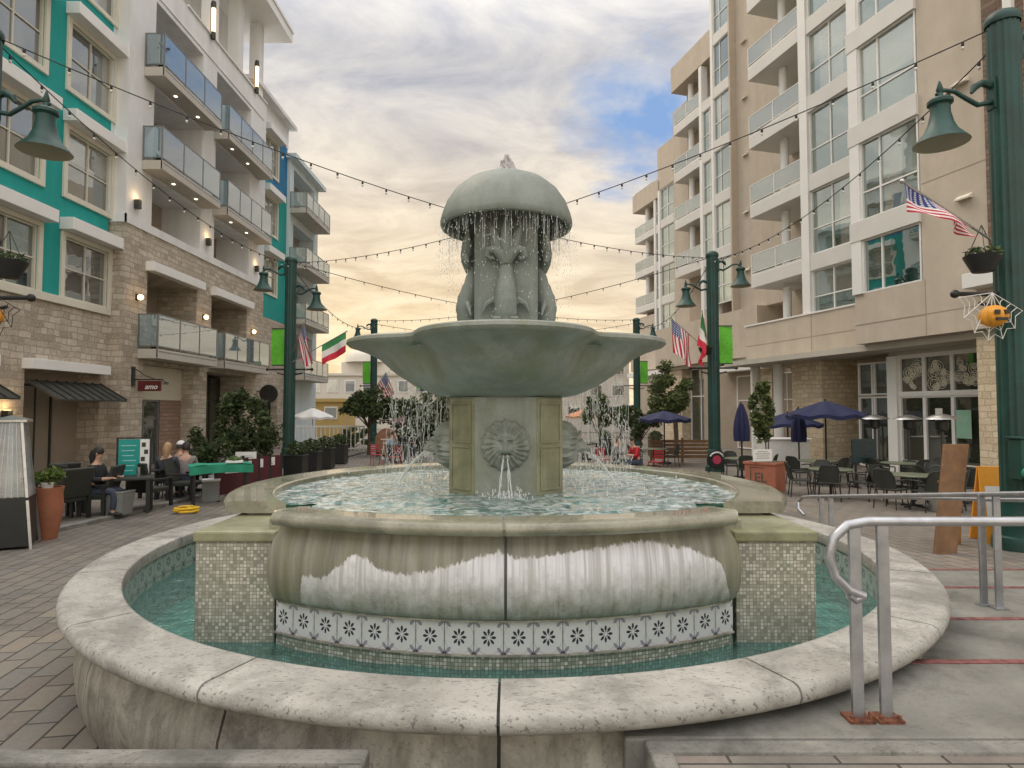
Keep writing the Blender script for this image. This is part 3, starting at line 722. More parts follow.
# lion masks
def lion(cxyz, ang, depth):
    Mx = Matrix.Translation(cxyz) @ Matrix.Rotation(ang, 4, 'Z')   # local: x right, -y outwards
    def g(x, y, cx, cy, sx, sy): return math.exp(-((x-cx)/sx)**2-((y-cy)/sy)**2)
    def fn(u, v):
        a = 2*pi*u; q = v; R = .195*(1+.035*cos(15*a)+.02*cos(31*a+1)) ; x, y = q*sin(a), q*cos(a)
        h = .55*max(0, 1-q**5)**.5
        mane = .5+.5*cos(22*a + 7*q + 1.3*sin(3*a)); h += .25*(mane**1.6-.35)*min(1, max(0, (q-.42)*4))*(1-q**6)
        h += .40*g(x, y, 0, .02, .42, .50)
        h += .26*g(x, y, 0, -.08, .10, .24) + .24*g(x, y, 0, -.22, .20, .10)        # nose and muzzle
        h += .16*(g(x, y, -.2, .26, .16, .07)+g(x, y, .2, .26, .16, .07))              # brows
        h -= .26*(g(x, y, -.19, .14, .09, .055)+g(x, y, .19, .14, .09, .055))          # eye sockets
        h += .12*(g(x, y, -.19, .13, .045, .03)+g(x, y, .19, .13, .045, .03))
        h += .14*(g(x, y, -.23, -.12, .12, .12)+g(x, y, .23, -.12, .12, .12))          # cheeks
        h -= .42*g(x, y, 0, -.36, .20, .045); h += .12*g(x, y, 0, -.48, .16, .06)      # mouth, chin
        h -= .10*(g(x, y, -.07, -.2, .03, .025)+g(x, y, .07, -.2, .03, .025))
        h += .16*(g(x, y, -.40, .50, .10, .10)+g(x, y, .40, .50, .10, .10))            # ears
        return Mx @ Vector((x*R, -depth*h, y*R*1.04))
    b = MB(); b.grid(fn, 132, 34, wrap=True); return b.build('lion_mask', M['cast_upper'], F)
lion((0, -hw, 1.42), 0, .10); lion((hw, 0, 1.40), pi/2, .20); lion((-hw, 0, 1.40), -pi/2, .20)
# lobed bowl
def Rbowl(a):
    # quatrefoil outline, lobes to the front, back and sides
    dl, rl = .69, .695; best = 0
    vals = []
    for k in range(4):
        t = a - k*pi/2; c = cos(t); disc = rl*rl - (dl*sin(t))**2
        vals.append(dl*c + sqrt(disc) if disc > 0 and c > 0 else 0)
    p_ = 15; m = (sum(v**p_ for v in vals if v > 0))**(1/p_)
    return min(m, 1.42)
def bowl_fn(outer):
    pr = [(.46,1.80,0),(.62,1.83,.15),(.80,1.91,.4),(.97,2.02,.65),(1.10,2.135,.85),(1.22,2.195,.95),(1.31,2.225,1),(1.36,2.24,1),(1.385,2.262,1),(1.38,2.288,1),(1.355,2.30,1),(1.30,2.295,1),(1.22,2.25,1),(1.0,2.16,.8),(.6,2.1,.4),(.2,2.08,.1)]
    K = len(pr)-1
    def fn(u, v):
        a = 2*pi*u; f = v*K; i = min(K-1, int(f)); t = f-i
        r = pr[i][0]*(1-t)+pr[i+1][0]*t; z = pr[i][1]*(1-t)+pr[i+1][1]*t; w = pr[i][2]*(1-t)+pr[i+1][2]*t
        k = 1 + w*(Rbowl(a)/1.385-1)
        z += -.012*w*cos(4*a)*0
        return (r*k*cos(a), r*k*sin(a), z)
    return fn
b = MB(); b.grid(bowl_fn(True), 240, 30, wrap=True); b.build('bowl', M['cast_upper'], F)
b = MB(); b.lathe([(.02, 2.20), (.98, 2.20)], n=64); b.build('bowl_water', M['water_up'], F)
# column, four fish, dome
b = MB(); c_ = .27; k_ = .05; b.prism([(-c_+k_,-c_),(c_-k_,-c_),(c_,-c_+k_),(c_,c_-k_),(c_-k_,c_),(-c_+k_,c_),(-c_,c_-k_),(-c_,-c_+k_)], 2.12, 3.64); b.box(-.30,.30,-.30,.30,2.10,2.235); b.build('column', M['cast_top'], F, bevel=.012)
def fish(ang):
    Mx = Matrix.Rotation(ang, 4, 'Z')
    b = MB(); N = 30; path = []; rad = []; fl = []
    for i in range(N+1):
        t = i/N
        z = 2.235 + .95*t
        r = .305 + .175*math.exp(-((t-.0)/.11)**2) + .075*math.exp(-((t-.38)/.24)**2) + .045*math.exp(-((t-.95)/.2)**2)
        R = .075*math.exp(-((t-.02)/.12)**2)+.052*math.exp(-((t-.36)/.28)**2)+.042+.018*math.exp(-((t-.93)/.08)**2)
        R *= 1+.05*sin(t*70)*(t > .2)
        path.append((0, -(r-.03), z)); rad.append(R); fl.append(1.0)
    b.tube([Mx @ Vector(q) for q in path], rad, 14)
    # head: brow, eyes, mouth
    for sx in (-1, 1):
        b.ball(Mx @ Vector((sx*.075, -.37, 2.40)), (.034, .034, .03), 10, 6)
        b.tube([Mx @ Vector(q) for q in ((sx*.03,-.40,2.45),(sx*.085,-.37,2.45),(sx*.13,-.32,2.40))], [.018,.026,.012], 8)
        # fins
        b.tube([Mx @ Vector(q) for q in ((sx*.09,-.33,2.62),(sx*.16,-.32,2.58),(sx*.20,-.30,2.50))], [.03,.022,.006], 8)
        # tail fronds
        b.tube([Mx @ Vector(w) for w in ((0,-.32,2.93),(sx*.05,-.345,3.0),(sx*.10,-.355,3.035),(sx*.145,-.35,3.02),(sx*.155,-.34,2.975),(sx*.125,-.335,2.955),(sx*.105,-.335,2.98))], [.045,.05,.042,.034,.026,.02,.012], 10)
        b.tube([Mx @ Vector(w) for w in ((sx*.02,-.33,2.98),(sx*.075,-.34,3.08),(sx*.10,-.335,3.17),(sx*.135,-.325,3.25))], [.03,.048,.036,.004], 8)
    b.tube([Mx @ Vector(q) for q in ((0,-.33,2.95),(0,-.35,3.08),(0,-.345,3.20),(0,-.33,3.32))], [.045,.055,.042,.004], 10)
    b.tube([Mx @ Vector(q) for q in ((-.10,-.36,2.275),(0,-.445,2.265),(.10,-.36,2.275))], [.02,.03,.02], 8)
    b.tube([Mx @ Vector(q) for q in ((-.08,-.37,2.33),(0,-.47,2.325),(.08,-.37,2.33))], [.018,.028,.018], 8)
    b.build('carved_fish', M['cast_top'], F)
for k in range(4): fish(k*pi/2)
dome = [(.0,3.785),(.12,3.778),(.24,3.755),(.36,3.70),(.46,3.615),(.53,3.51),(.567,3.41),(.582,3.35),(.582,3.32),(.572,3.30),(.555,3.292),(.535,3.305),(.525,3.37),(.47,3.50),(.34,3.62),(0,3.68)]
b = MB(); b.lathe(list(reversed(dome)), n=96); b.build('dome', M['cast_top'], F)
# water: plume, curtain, spouts, splash
r2 = random.Random(3)
def strand(b, p, q, r, wob, n=5):
    path = []
    for i in range(n+1):
        t = i/n; path.append((p[0]+(q[0]-p[0])*t+r2.uniform(-wob, wob), p[1]+(q[1]-p[1])*t+r2.uniform(-wob, wob), p[2]+(q[2]-p[2])*t))
    b.tube(path, [r*r2.uniform(.35, 1.2) for _ in path], 5)
def drop(b, c, r):
    x, y, z = c; st_ = r2.uniform(1, 2.4)
    b.add([(x+r,y,z),(x-r*.5,y+r*.85,z),(x-r*.5,y-r*.85,z),(x,y,z+r*1.3*st_),(x,y,z-r*1.1*st_)], [(0,1,3),(1,2,3),(2,0,3),(1,0,4),(2,1,4),(0,2,4)], None, 0, True)
b = MB()
b.grid(lambda u, v: ((.075*(1-v)**.7*(1+.25*sin(5*2*pi*u+9*v)) + .004)*cos(2*pi*u), (.075*(1-v)**.7*(1+.25*sin(5*2*pi*u+9*v))+.004)*sin(2*pi*u), 3.775+.155*v+.012*sin(7*2*pi*u)*v), 28, 8, wrap=True)
for _ in range(260):
    t_ = r2.random(); drop(b, (r2.gauss(0,.042*(1.15-t_)), r2.gauss(0,.042*(1.15-t_)), 3.78+t_*.17), r2.uniform(.008,.018))
b.build('top_plume', plain('frothy_water', (.50,.47,.47), .4, .2, 20, .2, 60), F)['kind'] = 'stuff'
b = MB()
for i in range(300):
    a = r2.uniform(0, 2*pi); rr = .54+r2.uniform(-.10,.025); L = r2.choice((.03,.05,.08,.12,.2,.28)) * r2.uniform(.5,1.3); z = 3.318
    x, y = rr*cos(a), rr*sin(a); strand(b, (x, y, z), (x*.995, y*.995, z-L), r2.uniform(.0010,.0028), .002)
for i in range(1500):
    a = r2.choice((r2.gauss(0,.45), r2.gauss(pi,.45), r2.gauss(-pi/2,.8), r2.uniform(0,2*pi))); rr = r2.uniform(.47,.63)
    drop(b, (rr*cos(a), rr*sin(a), 3.3-abs(r2.gauss(0,.40))), r2.uniform(.0018,.0048))
b.build('dome_curtain', M['drops'], F)['kind'] = 'stuff'
def veil(sx, sy, n=900):
    b = MB()
    for i in range(n):
        t = r2.random(); x = sx*(.55+.62*r2.random()); y = sy*(.35+.8*r2.random()); z = 1.04+(2.15-1.04)*(r2.random()**.8)
        drop(b, (x, y, z), r2.uniform(.0025,.007)*(1 if r2.random() < .9 else 1.5))
    for i in range(330):
        x = sx*(.55+.65*r2.random()); y = sy*(.4+.7*r2.random()); z = r2.uniform(1.08,2.1); strand(b, (x,y,z), (x+r2.uniform(-.02,.02),y,z-r2.choice((.03,.05,.09,.14,.3))*r2.uniform(.6,1.3)), r2.uniform(.0018,.0042), .006, 4)
    b.build('falling_veil', M['drops'], F)['kind'] = 'stuff'
veil(-1, 1); veil(1, 1)
def jet(p, vx, vz, nm):
    b = MB(); x, y, z = p
    for k in range(3):
        path = []; ox, oy, oz = r2.uniform(-.012,.012), r2.uniform(-.03,.03), r2.uniform(-.015,.015)
        for i in range(12):
            t = i/11*.32; zz = z+oz+vz*t-4.5*t*t
            if zz < 1.01: break
            path.append((x+ox+vx*t+r2.uniform(-.006,.006), y+oy, zz))
        b.tube(path, [r2.uniform(.004,.011) for _ in path], 6)
    for i in range(70):
        t = r2.random()*.34; drop(b, (x+vx*t+r2.gauss(0,.03), y+r2.gauss(0,.04), max(1.02, z+vz*t-4.5*t*t+r2.gauss(0,.03))), r2.uniform(.004,.010))
    b.build(nm, M['drops'], F)['kind'] = 'stuff'
jet((-.62, .05, 1.34), -1.25, .1, 'lion_spout'); jet((.62, .05, 1.34), 1.25, .1, 'lion_spout')
b = MB()
for k in range(5):
    x = r2.uniform(-.04,.04); strand(b, (x*.5,-hw-.07,1.345), (x*1.5,-hw-.14-r2.random()*.04,1.02), r2.uniform(.003,.006), .006, 7)
for i in range(120): drop(b, (r2.gauss(0,.09), -hw-.16+r2.gauss(0,.06), 1.025+abs(r2.gauss(0,.03))), r2.uniform(.003,.008))
b.build('lion_spout', M['drops'], F)['kind'] = 'stuff'
b = MB()
for i in range(700):
    s_ = r2.choice((-1,1)); drop(b, (s_*(.55+abs(r2.gauss(0,.35))), r2.gauss(.35,.5), 1.03+abs(r2.gauss(0,.05))), r2.uniform(.003,.009))
b.build('splash', M['drops'], F)['kind'] = 'stuff'
# ================================================================== building helpers
def wall_cells(b, ax, p0, p1, u0, u1, z0, z1, holes, m=0):
    """wall slab between plane p0 and p1 (along axis ax='x': wall runs in y), with rectangular holes (ua,ub,za,zb)"""
    us = sorted(set([u0, u1] + [h for q in holes for h in q[:2] if u0 < h < u1])); zs = sorted(set([z0, z1] + [h for q in holes for h in q[2:4] if z0 < h < z1]))
    for i in range(len(zs)-1):
        za, zb = zs[i], zs[i+1]; run = None
        for j in range(len(us)-1):
            ua, ub = us[j], us[j+1]; cu, cz = (ua+ub)/2, (za+zb)/2
            solid = not any(h[0] < cu < h[1] and h[2] < cz < h[3] for h in holes)
            if solid: run = [run[0], ub] if run else [ua, ub]
            if (not solid or j == len(us)-2) and run:
                b.box(p0, p1, run[0], run[1], za, zb, m); run = None
def window(parent, off, x, out, y0, y1, z0, z1, mf, mg, nv=1, hbar=None, fw=.06, mullw=.025, dep=.09, vpos=None, name='window', rail2=None):
    """framed window in plane x; 'out' = direction (+1/-1) of the outside; nv vertical bars; hbar = fraction of a transom"""
    b = MB(off); a, c = x-out*dep, x
    b.box(a, c, y0, y0+fw, z0, z1); b.box(a, c, y1-fw, y1, z0, z1); b.box(a, c, y0+fw, y1-fw, z0, z0+fw); b.box(a, c, y0+fw, y1-fw, z1-fw, z1)
    c2 = x-out*.03
    vs_ = vpos if vpos else [(k+1)/(nv+1) for k in range(nv)]
    for q in vs_:
        yy = y0+(y1-y0)*q; b.box(a, c2, yy-mullw/2, yy+mullw/2, z0+fw, z1-fw)
    if hbar is not None:
        zz = z0+(z1-z0)*hbar
        ys = [y0+fw] + [y0+(y1-y0)*q for q in vs_] + [y1-fw]
        for i in range(len(ys)-1):
            b.box(a, c2-out*.002, ys[i]+(mullw/2 if i else 0), ys[i+1]-(mullw/2 if i < len(ys)-2 else 0), zz-mullw/2, zz+mullw/2)
    w = b.build(name, mf, parent)
    g = MB(off); xx = x-out*.07; g.box(xx-out*.01, xx, y0+fw*.5, y1-fw*.5, z0+fw*.5, z1-fw*.5); g.build('pane', mg, w)
    return w
def sub(b, name, m, parent, **k): return b.build(name, m, parent, **k)

# ================================================================== left building
LO = (-12., 19., 0.)
LB = thing('apartment_building', 'teal, white and stone apartment building with glass balconies on the left', 'building', LO)
ST = .05
b = MB(LO)   # stone base of the projecting bay with shop openings and first-floor loggias
op = [(20.1,23.25),(24.35,27.6)]
gl_open = [(19.85,22.97,-.3,3.2),(24.0,27.4,-.3,3.2)]
wall_cells(b, 'x', -13.3, -11.83, 18.75, 29.3, -.3, 7.45, gl_open + [(19.95,23.1,3.63,6.2),(24.25,27.5,3.63,6.2)])
sub(b, 'stone_wall', M['stoneL'], LB)
b = MB(LO)
wall_cells(b, 'x', -13.3, -11.832, 18.752, 29.3, 7.45, 16.4, [(a,c,z0,z1) for a, c in op for z0, z1 in ((7.72,9.35),(9.72,12.4),(12.77,15.3))])
b.box(-11.83, -11.79, 18.70, 29.33, 7.45, 7.72)
b.box(-13.3, -11.79, 18.70, 18.75, 7.45, 7.72)
b.box(-11.83, -11.77, 22.0, 29.33, 16.4, 16.48); b.box(-13.3, -11.8, 18.9, 29.0, 15.48, 15.55)
for yy in (24.1, 26.4, 28.6): b.box(-12.4, -11.91, yy, yy+.45, 16.4, 20.0)
b.box(-13.6, -13.3, 18.75, 29.3, 15.5, 20.0)
sub(b, 'white_wall', M['white'], LB)
b = MB(LO); b.box(-13.3, -12.25, 18.60, 18.752, 7.72, 20); sub(b, 'pale_side_wall', M['paleblue'], LB)
b = MB(LO); b.box(-13.55, -13.3, 18.75, 29.3, -.3, 15.3); sub(b, 'loggia_back_wall', M['taupe'], LB)
b = MB(LO); b.box(-15, -10.95, 21.5, 30.2, 20.0, 20.45); b.box(-15, -10.9, 21.4, 30.25, 20.45, 20.6); sub(b, 'roof', M['roofwhite'], LB)
# loggia glazing
for (a, c) in op:
    for z0, z1 in ((7.0,9.0),(9.8,12.1),(12.85,15.1)):
        window(LB, LO, -13.22, 1, a+.35, a+2.0, z0, z1, M['roofwhite'], M['glassL'], 1, .3, .06, .05, name='loggia_window')
for (a, c) in ((19.95,23.1),(24.25,27.5)):
    window(LB, LO, -13.22, 1, a+.25, a+1.95, 3.66, 5.9, M['cream'], M['glassL'], 1, None, .06, .06, name='loggia_window')
    b = MB(LO); b.box(-11.83, -11.54, a-.12, c+.12, 6.2, 6.5); sub(b, 'lintel', M['roofwhite'], LB, bevel=.01)
# balconies
def balcony(parent, off, x0, x1, y0, y1, z, slab_h, glass, metal, npan, rail_h=.9, near_end=True, far_end=False, slabm=None, out=1):
    b = MB(off); b.box(x0, x1, y0, y1, z, z+slab_h)
    sl_ = b.build('balcony', slabm, parent, bevel=.012)
    zt = z+slab_h+rail_h; zb = z+slab_h
    r = MB(off); xo = x1-out*.03
    ys = [y0+.02+(y1-y0-.04)*i/npan for i in range(npan+1)]
    for yy in ys: r.box(xo-.02, xo+.02, yy-.02, yy+.02, z+.02, zt)
    for zz, h in ((zt, .035), (zb+.10, .03)):
        for i in range(npan): r.box(xo-.015, xo+.015, ys[i]+.021, ys[i+1]-.021, zz-h, zz)
    for i in range(npan): r.box(xo+out*.022, xo+out*.032, ys[i]+.021, ys[i+1]-.021, zb-.10, zb-.06)
    for f, yy in ((near_end, ys[0]), (far_end, ys[-1])):
        if f:
            for zz, h in ((zt, .035), (zb+.10, .03)): r.box(min(x0, xo-out*.021), max(x0, xo-out*.021), yy-.015, yy+.015, zz-h, zz)
            xi = x0+out*.03; r.box(xi-.02, xi+.02, yy-.019, yy+.019, z+.02, zt-.036)
    r.build('railing', metal, sl_)
    for i in range(npan):
        g = MB(off); g.box(xo-.006, xo+.006, ys[i]+.025, ys[i+1]-.025, zb+.11, zt-.04); g.build('glass_panel', glass, sl_)
    for f, yy in ((near_end, ys[0]), (far_end, ys[-1])):
        if f:
            g = MB(off); a_, c_ = sorted((x0+out*.06, xo-out*.03)); g.box(a_, c_, yy-.006, yy+.006, zb+.11, zt-.04); g.build('glass_panel', glass, sl_)
    return sl_
for z in (3.33, 9.39, 12.44):
    balcony(LB, LO, -11.825, -11.17, 19.5, 23.45, z, .30, M['bglassL'], M['grey_metal'], 3, 1.12, slabm=M['soffit'])
    balcony(LB, LO, -11.825, -11.20, 24.15, 28.6, z, .30, M['bglassL'], M['grey_metal'], 4, 1.12, slabm=M['soffit'])
# loggia ceilings' downlights
b = MB(LO)
for z in (9.38, 12.43):
    for yy in (20.8, 22.3, 25.1, 26.6): b.cyl((-11.52, yy, z-.012), (-11.52, yy, z+.004), .055, n=12)
sub(b, 'ceiling_downlight', M['downlight'], LB)
# teal wing (near the camera)
b = MB(LO)
SH = [(15.55,18.4,-.3,2.74),(11.4,14.5,-.3,2.74)]
wall_cells(b, 'x', -12.9, -12.25, 4, 18.75, -.3, 4.58, SH); sub(b, 'stone_wall', M['stoneL'], LB)
tw = [(yy, yy+1.85, z0, z1) for yy in (16.78, 13.98, 11.18, 8.4) for z0, z1 in ((4.77,6.45),(7.65,9.45),(10.63,12.45),(13.65,15.45))]
b = MB(LO); wall_cells(b, 'x', -12.9, -12.252, 4, 18.6, 4.58, 19, tw); sub(b, 'teal_wall', M['teal'], LB)
b = MB(LO); b.box(-12.25, -12.17, 4, 18.72, 4.56, 4.77); sub(b, 'sill_band', M['cream'], LB, bevel=.01)
for (a, c, z0, z1) in tw:
    b = MB(LO); fw = .14; x0, x1 = -12.26, -12.19
    b.box(x0, x1, a-fw, a, z0 if z0 < 5 else z0-fw, z1+fw); b.box(x0, x1, c, c+fw, z0 if z0 < 5 else z0-fw, z1+fw); b.box(x0, x1, a, c, z1, z1+fw)
    if z0 > 5: b.box(x0, x1, a, c, z0-fw, z0)
    tr = sub(b, 'window_surround', M['cream'], LB, bevel=.008)
    w = window(tr, LO, -12.27, 1, a, c, z0, z1, M['cream'], M['glassL'], 1, .5, .05, .035)
    b = MB(LO); b.box(-12.25, -11.86, a-.2, c+.22, z1+fw+.005, z1+fw+.34); sub(b, 'window_hood', M['roofwhite'], LB, bevel=.012)
for (a, c) in ((15.45,18.5),(11.2,14.5)):
    b = MB(LO); b.box(-12.25, -11.98, a, c, 2.74, 3.0); sub(b, 'shop_lintel', M['roofwhite'], LB, bevel=.01)
    # metal awning with standing seams
    b = MB(LO); y0, y1 = a+.12, c-.1
    b.add([(-12.24,y0,2.47),(-12.24,y1,2.47),(-11.42,y1,1.98),(-11.42,y0,1.98),(-12.24,y0,2.43),(-12.24,y1,2.43),(-11.42,y1,1.94),(-11.42,y0,1.94)],
          [(0,3,2,1),(4,5,6,7),(3,7,6,2),(0,4,7,3),(1,2,6,5)])
    for i in range(9):
        yy = y0+(y1-y0)*i/8; b.bar((-12.24, yy, 2.485), (-11.42, yy, 1.995), .03, .035)
    sub(b, 'shop_awning', M['bronze'], LB)
    b = MB(LO); b.box(-13.4, -12.9, a-.1, c+.2, -.3, 2.8, ); sub(b, 'shop_back_wall', M['taupe'], LB)
    window(LB, LO, -12.86, 1, a+.15, a+1.9, -.15, 2.4, M['bronze'], M['glassS'], 2, None, .06, .06, name='shop_window')
# shop under the balconies: sign fascia, glazed door
b = MB(LO); b.box(-12.35, -12.25, 19.86, 22.96, 2.05, 3.19); sub(b, 'sign_fascia', M['cream'], LB)
b = MB(LO); b.box(-12.36, -12.26, 21.6, 22.96, -.3, 2.05); sub(b, 'brick_panel', brickwall('pink_brick', [(.25,.15,.11),(.33,.21,.15),(.38,.25,.18)], (.22,.17,.13), .5, .16, 'xy', var2=.2), LB)
window(LB, LO, -12.28, 1, 19.87, 21.58, -.2, 2.04, M['grey_metal'], M['glassS'], 1, .72, .05, .06, name='shop_door')
window(LB, LO, -12.9, 1, 24.02, 27.38, -.2, 3.1, M['bronze'], M['glassS'], 3, .7, .06, .06, name='shop_window')
b = MB(LO); b.box(-11.83, -11.76, 23.0, 23.98, -.3, .62); b.box(-11.83, -11.76, 18.77, 19.82, -.3, .62); b.box(-12.25,-12.20,4,15.4,-.3,.6); sub(b, 'wainscot', M['taupe'], LB, bevel=.01)
# second teal/blue bay and the far white bay
x = -12.25
b = MB(LO); wall_cells(b, 'x', -13, x, 29.302, 33.28, -.3, 6.3, [(30,32.4,-.3,2.6)]); sub(b, 'stone_wall', M['stoneL'], LB)
wn = [(30.2,31.9,z0,z0+1.75) for z0 in (7.6,10.65,13.7)]
b = MB(LO); wall_cells(b, 'x', -13, x-.002, 29.302, 33.28, 6.3, 13.2, wn); sub(b, 'teal_wall', M['teal'], LB)
b = MB(LO); wall_cells(b, 'x', -13, x-.003, 29.302, 33.28, 13.2, 15.9, wn); sub(b, 'blue_wall', M['blue'], LB)
b = MB(LO); b.box(-13, x+.05, 29.302, 33.28, 15.9, 17.0); b.box(-13.4, x+.45, 28.0, 33.5, 17.0, 17.2); sub(b, 'parapet', M['white'], LB)
for (a, c, z0, z1) in wn:
    b = MB(LO); b.box(x-.01, x+.05, a-.12, a, z0-.12, z1+.12); b.box(x-.01, x+.05, c, c+.12, z0-.12, z1+.12); b.box(x-.01, x+.05, a, c, z1, z1+.12); b.box(x-.01, x+.05, a, c, z0-.12, z0)
    tr = sub(b, 'window_surround', M['cream'], LB); window(tr, LO, x-.02, 1, a, c, z0, z1, M['cream'], M['glassL'], 1, .5, .05, .03)
    b = MB(LO); b.box(x, x+.4, a-.2, c+.2, z1+.13, z1+.45); sub(b, 'window_hood', M['roofwhite'], LB)
window(LB, LO, -12.6, 1, 30.02, 32.38, -.3, 2.58, M['bronze'], M['glassS'], 2, .7, .06, .05, name='shop_window')
b = MB(LO); wall_cells(b, 'x', -13, -12.1, 33.3, 38.2, -.3, 15.4, [(33.9,37.4,z+.35,z+2.6) for z in (3.33,6.34,9.39,12.44)]); b.box(-13, -11.7, 33.1, 38.5, 15.4, 15.65); sub(b, 'pale_wall', M['paleblue'], LB)
b = MB(LO); b.box(-13.2, -13, 33.3, 38.2, -.3, 15.4); sub(b, 'loggia_back_wall', M['taupe'], LB)
for z in (3.33, 6.34, 9.39, 12.44):
    balcony(LB, LO, -12.095, -11.15, 33.35, 37.6, z, .27, M['bglassR'], M['grey_metal'], 4, far_end=True, slabm=M['soffit'])
    window(LB, LO, -12.92, 1, 34.2, 36.0, z+.4, z+2.4, M['roofwhite'], M['glassL'], 1, None, .06, .05, name='loggia_window')
b = MB(LO); b.box(-26, -13.56, 4, 38, -.3, 15); sub(b, 'rear_block', M['white'], LB)
b = MB(LO)
for y0, z0 in ((18.76, 7.9),): pass
# wall lamps with warm light
def wall_lamp(loc, kind, nm='wall_lamp', power=9, parent=LB, off=LO, ax=1):
    x, y, z = loc
    b = MB(off)
    if kind == 'cyl': b.box(x, x+.05, y-.06, y+.06, z-.10, z+.10); b.box(x+.02, x+.17, y-.075, y+.075, z-.14, z+.14)
    elif kind == 'tall': b.tube([(x+.10,y,z-.75),(x+.10,y,z-.48)], .09, 12); b.tube([(x+.10,y,z+.48),(x+.10,y,z+.75)], .09, 12); b.box(x, x+.05, y-.04, y+.04, z-.7, z+.7)
    else: b.box(x, x+.06, y-.06, y+.06, z-.1, z+.1)
    o = b.build(nm, M['bronze'], parent)
    g = MB(off)
    if kind == 'cyl': g.box(x+.045, x+.145, y-.05, y+.05, z+.141, z+.15)
    elif kind == 'tall': g.tube([(x+.10,y,z-.48),(x+.10,y,z+.48)], .075, 12)
    else: g.ball((x+.13, y, z), .09, 12, 8)
    g.build('bulb', M['warm'], o)
    L = bpy.data.lights.new('wall_lamp_light', 'POINT'); L.energy = power*.55; L.color = (1., .66, .32); L.shadow_soft_size = .05
    lo = bpy.data.objects.new('wall_lamp_light', L); COL.objects.link(lo); lo.location = [c*S for c in (x+.22, y, z+(.22 if kind == 'cyl' else 0))]
wall_lamp((-11.83, 19.2, 8.15), 'cyl'); wall_lamp((-11.83, 23.75, 8.2), 'cyl'); wall_lamp((-11.83, 28.3, 8.2), 'cyl')
wall_lamp((-11.83, 19.4, 5.25), 'globe', power=12); wall_lamp((-11.83, 23.6, 5.25), 'globe', power=10); wall_lamp((-11.83, 28.0, 5.25), 'globe', power=10)
wall_lamp((-11.83, 24.0-.25, 17.0), 'tall', power=8); wall_lamp((-11.83, 27.9, 17.0), 'tall', power=8)
wall_lamp((-12.25, 14.95, 1.55), 'cyl', power=16); wall_lamp((-11.83, 28.6, 1.5), 'cyl', power=14)
# brand-free bracket sign and fascia lettering
def text(name, body, size, m, parent, loc, rot, shear=0., ext=.003, align='CENTER', bold=0.):
    cu = bpy.data.curves.new(name, 'FONT'); cu.body = body; cu.size = size*S; cu.extrude = ext; cu.shear = shear; cu.align_x = align; cu.align_y = 'CENTER'; cu.offset = bold
    cu.materials.append(m); o = bpy.data.objects.new(name, cu); COL.objects.link(o); o.parent = parent
    bpy.context.view_layer.update(); dg = bpy.context.evaluated_depsgraph_get(); me = bpy.data.meshes.new_from_object(o.evaluated_get(dg)); me.name = name
    bpy.data.objects.remove(o); o = bpy.data.objects.new(name, me); COL.objects.link(o); o.parent = parent
    o.location = [c*S for c in loc]; o.rotation_euler = rot; return o
sg = thing('hanging_shop_sign', 'maroon bracket sign reading amo in white script on the stone pier', 'sign', (-11.83, 19.3, 2.55))
b = MB(); b.box(.18, .90, -.03, .03, -.26, .06); sg_p = b.build('sign_board', M['maroon'], sg, bevel=.01)
text('sign_lettering', 'amo', .22, M['paper'], sg_p, (.60, -.034, -.13), (pi/2, 0, 0), .35, bold=.004)
b = MB(); b.box(0, .05, -.07, .07, -.1, .50); b.bar((.05,0,.10), (.95,0,.10), .035, .035); b.tube([(.04,0,.46),(.2,0,.36),(.4,0,.22),(.7,0,.11)], .014, 6); b.build('bracket', M['black'], sg)
tx = text('fascia_lettering', 'ale Dino', .20, M['bronze'], LB, (-12.246-LO[0], 21.75-LO[1], 2.66), (pi/2, 0, pi/2), 0, bold=.003)

# ================================================================== right building (rotated so that its facade runs along local y)
ALR = math.atan(.277)
RO = (17., 18., 0.)
def rw(x, y): return (x*cos(ALR)-y*sin(ALR), x*sin(ALR)+y*cos(ALR))
_x, _y = rw(RO[0], RO[1])
RB = thing('apartment_block', 'tan and white apartment block with grey spandrels and glass balconies on the right', 'building', (_x, _y, 0), ALR)
BANDS = [6.95+3.05*k for k in range(8)]
def rb(name, m, *boxes, **k):
    b = MB(RO)
    for q in boxes: b.box(*q)
    return b.build(name, m, RB, **k)
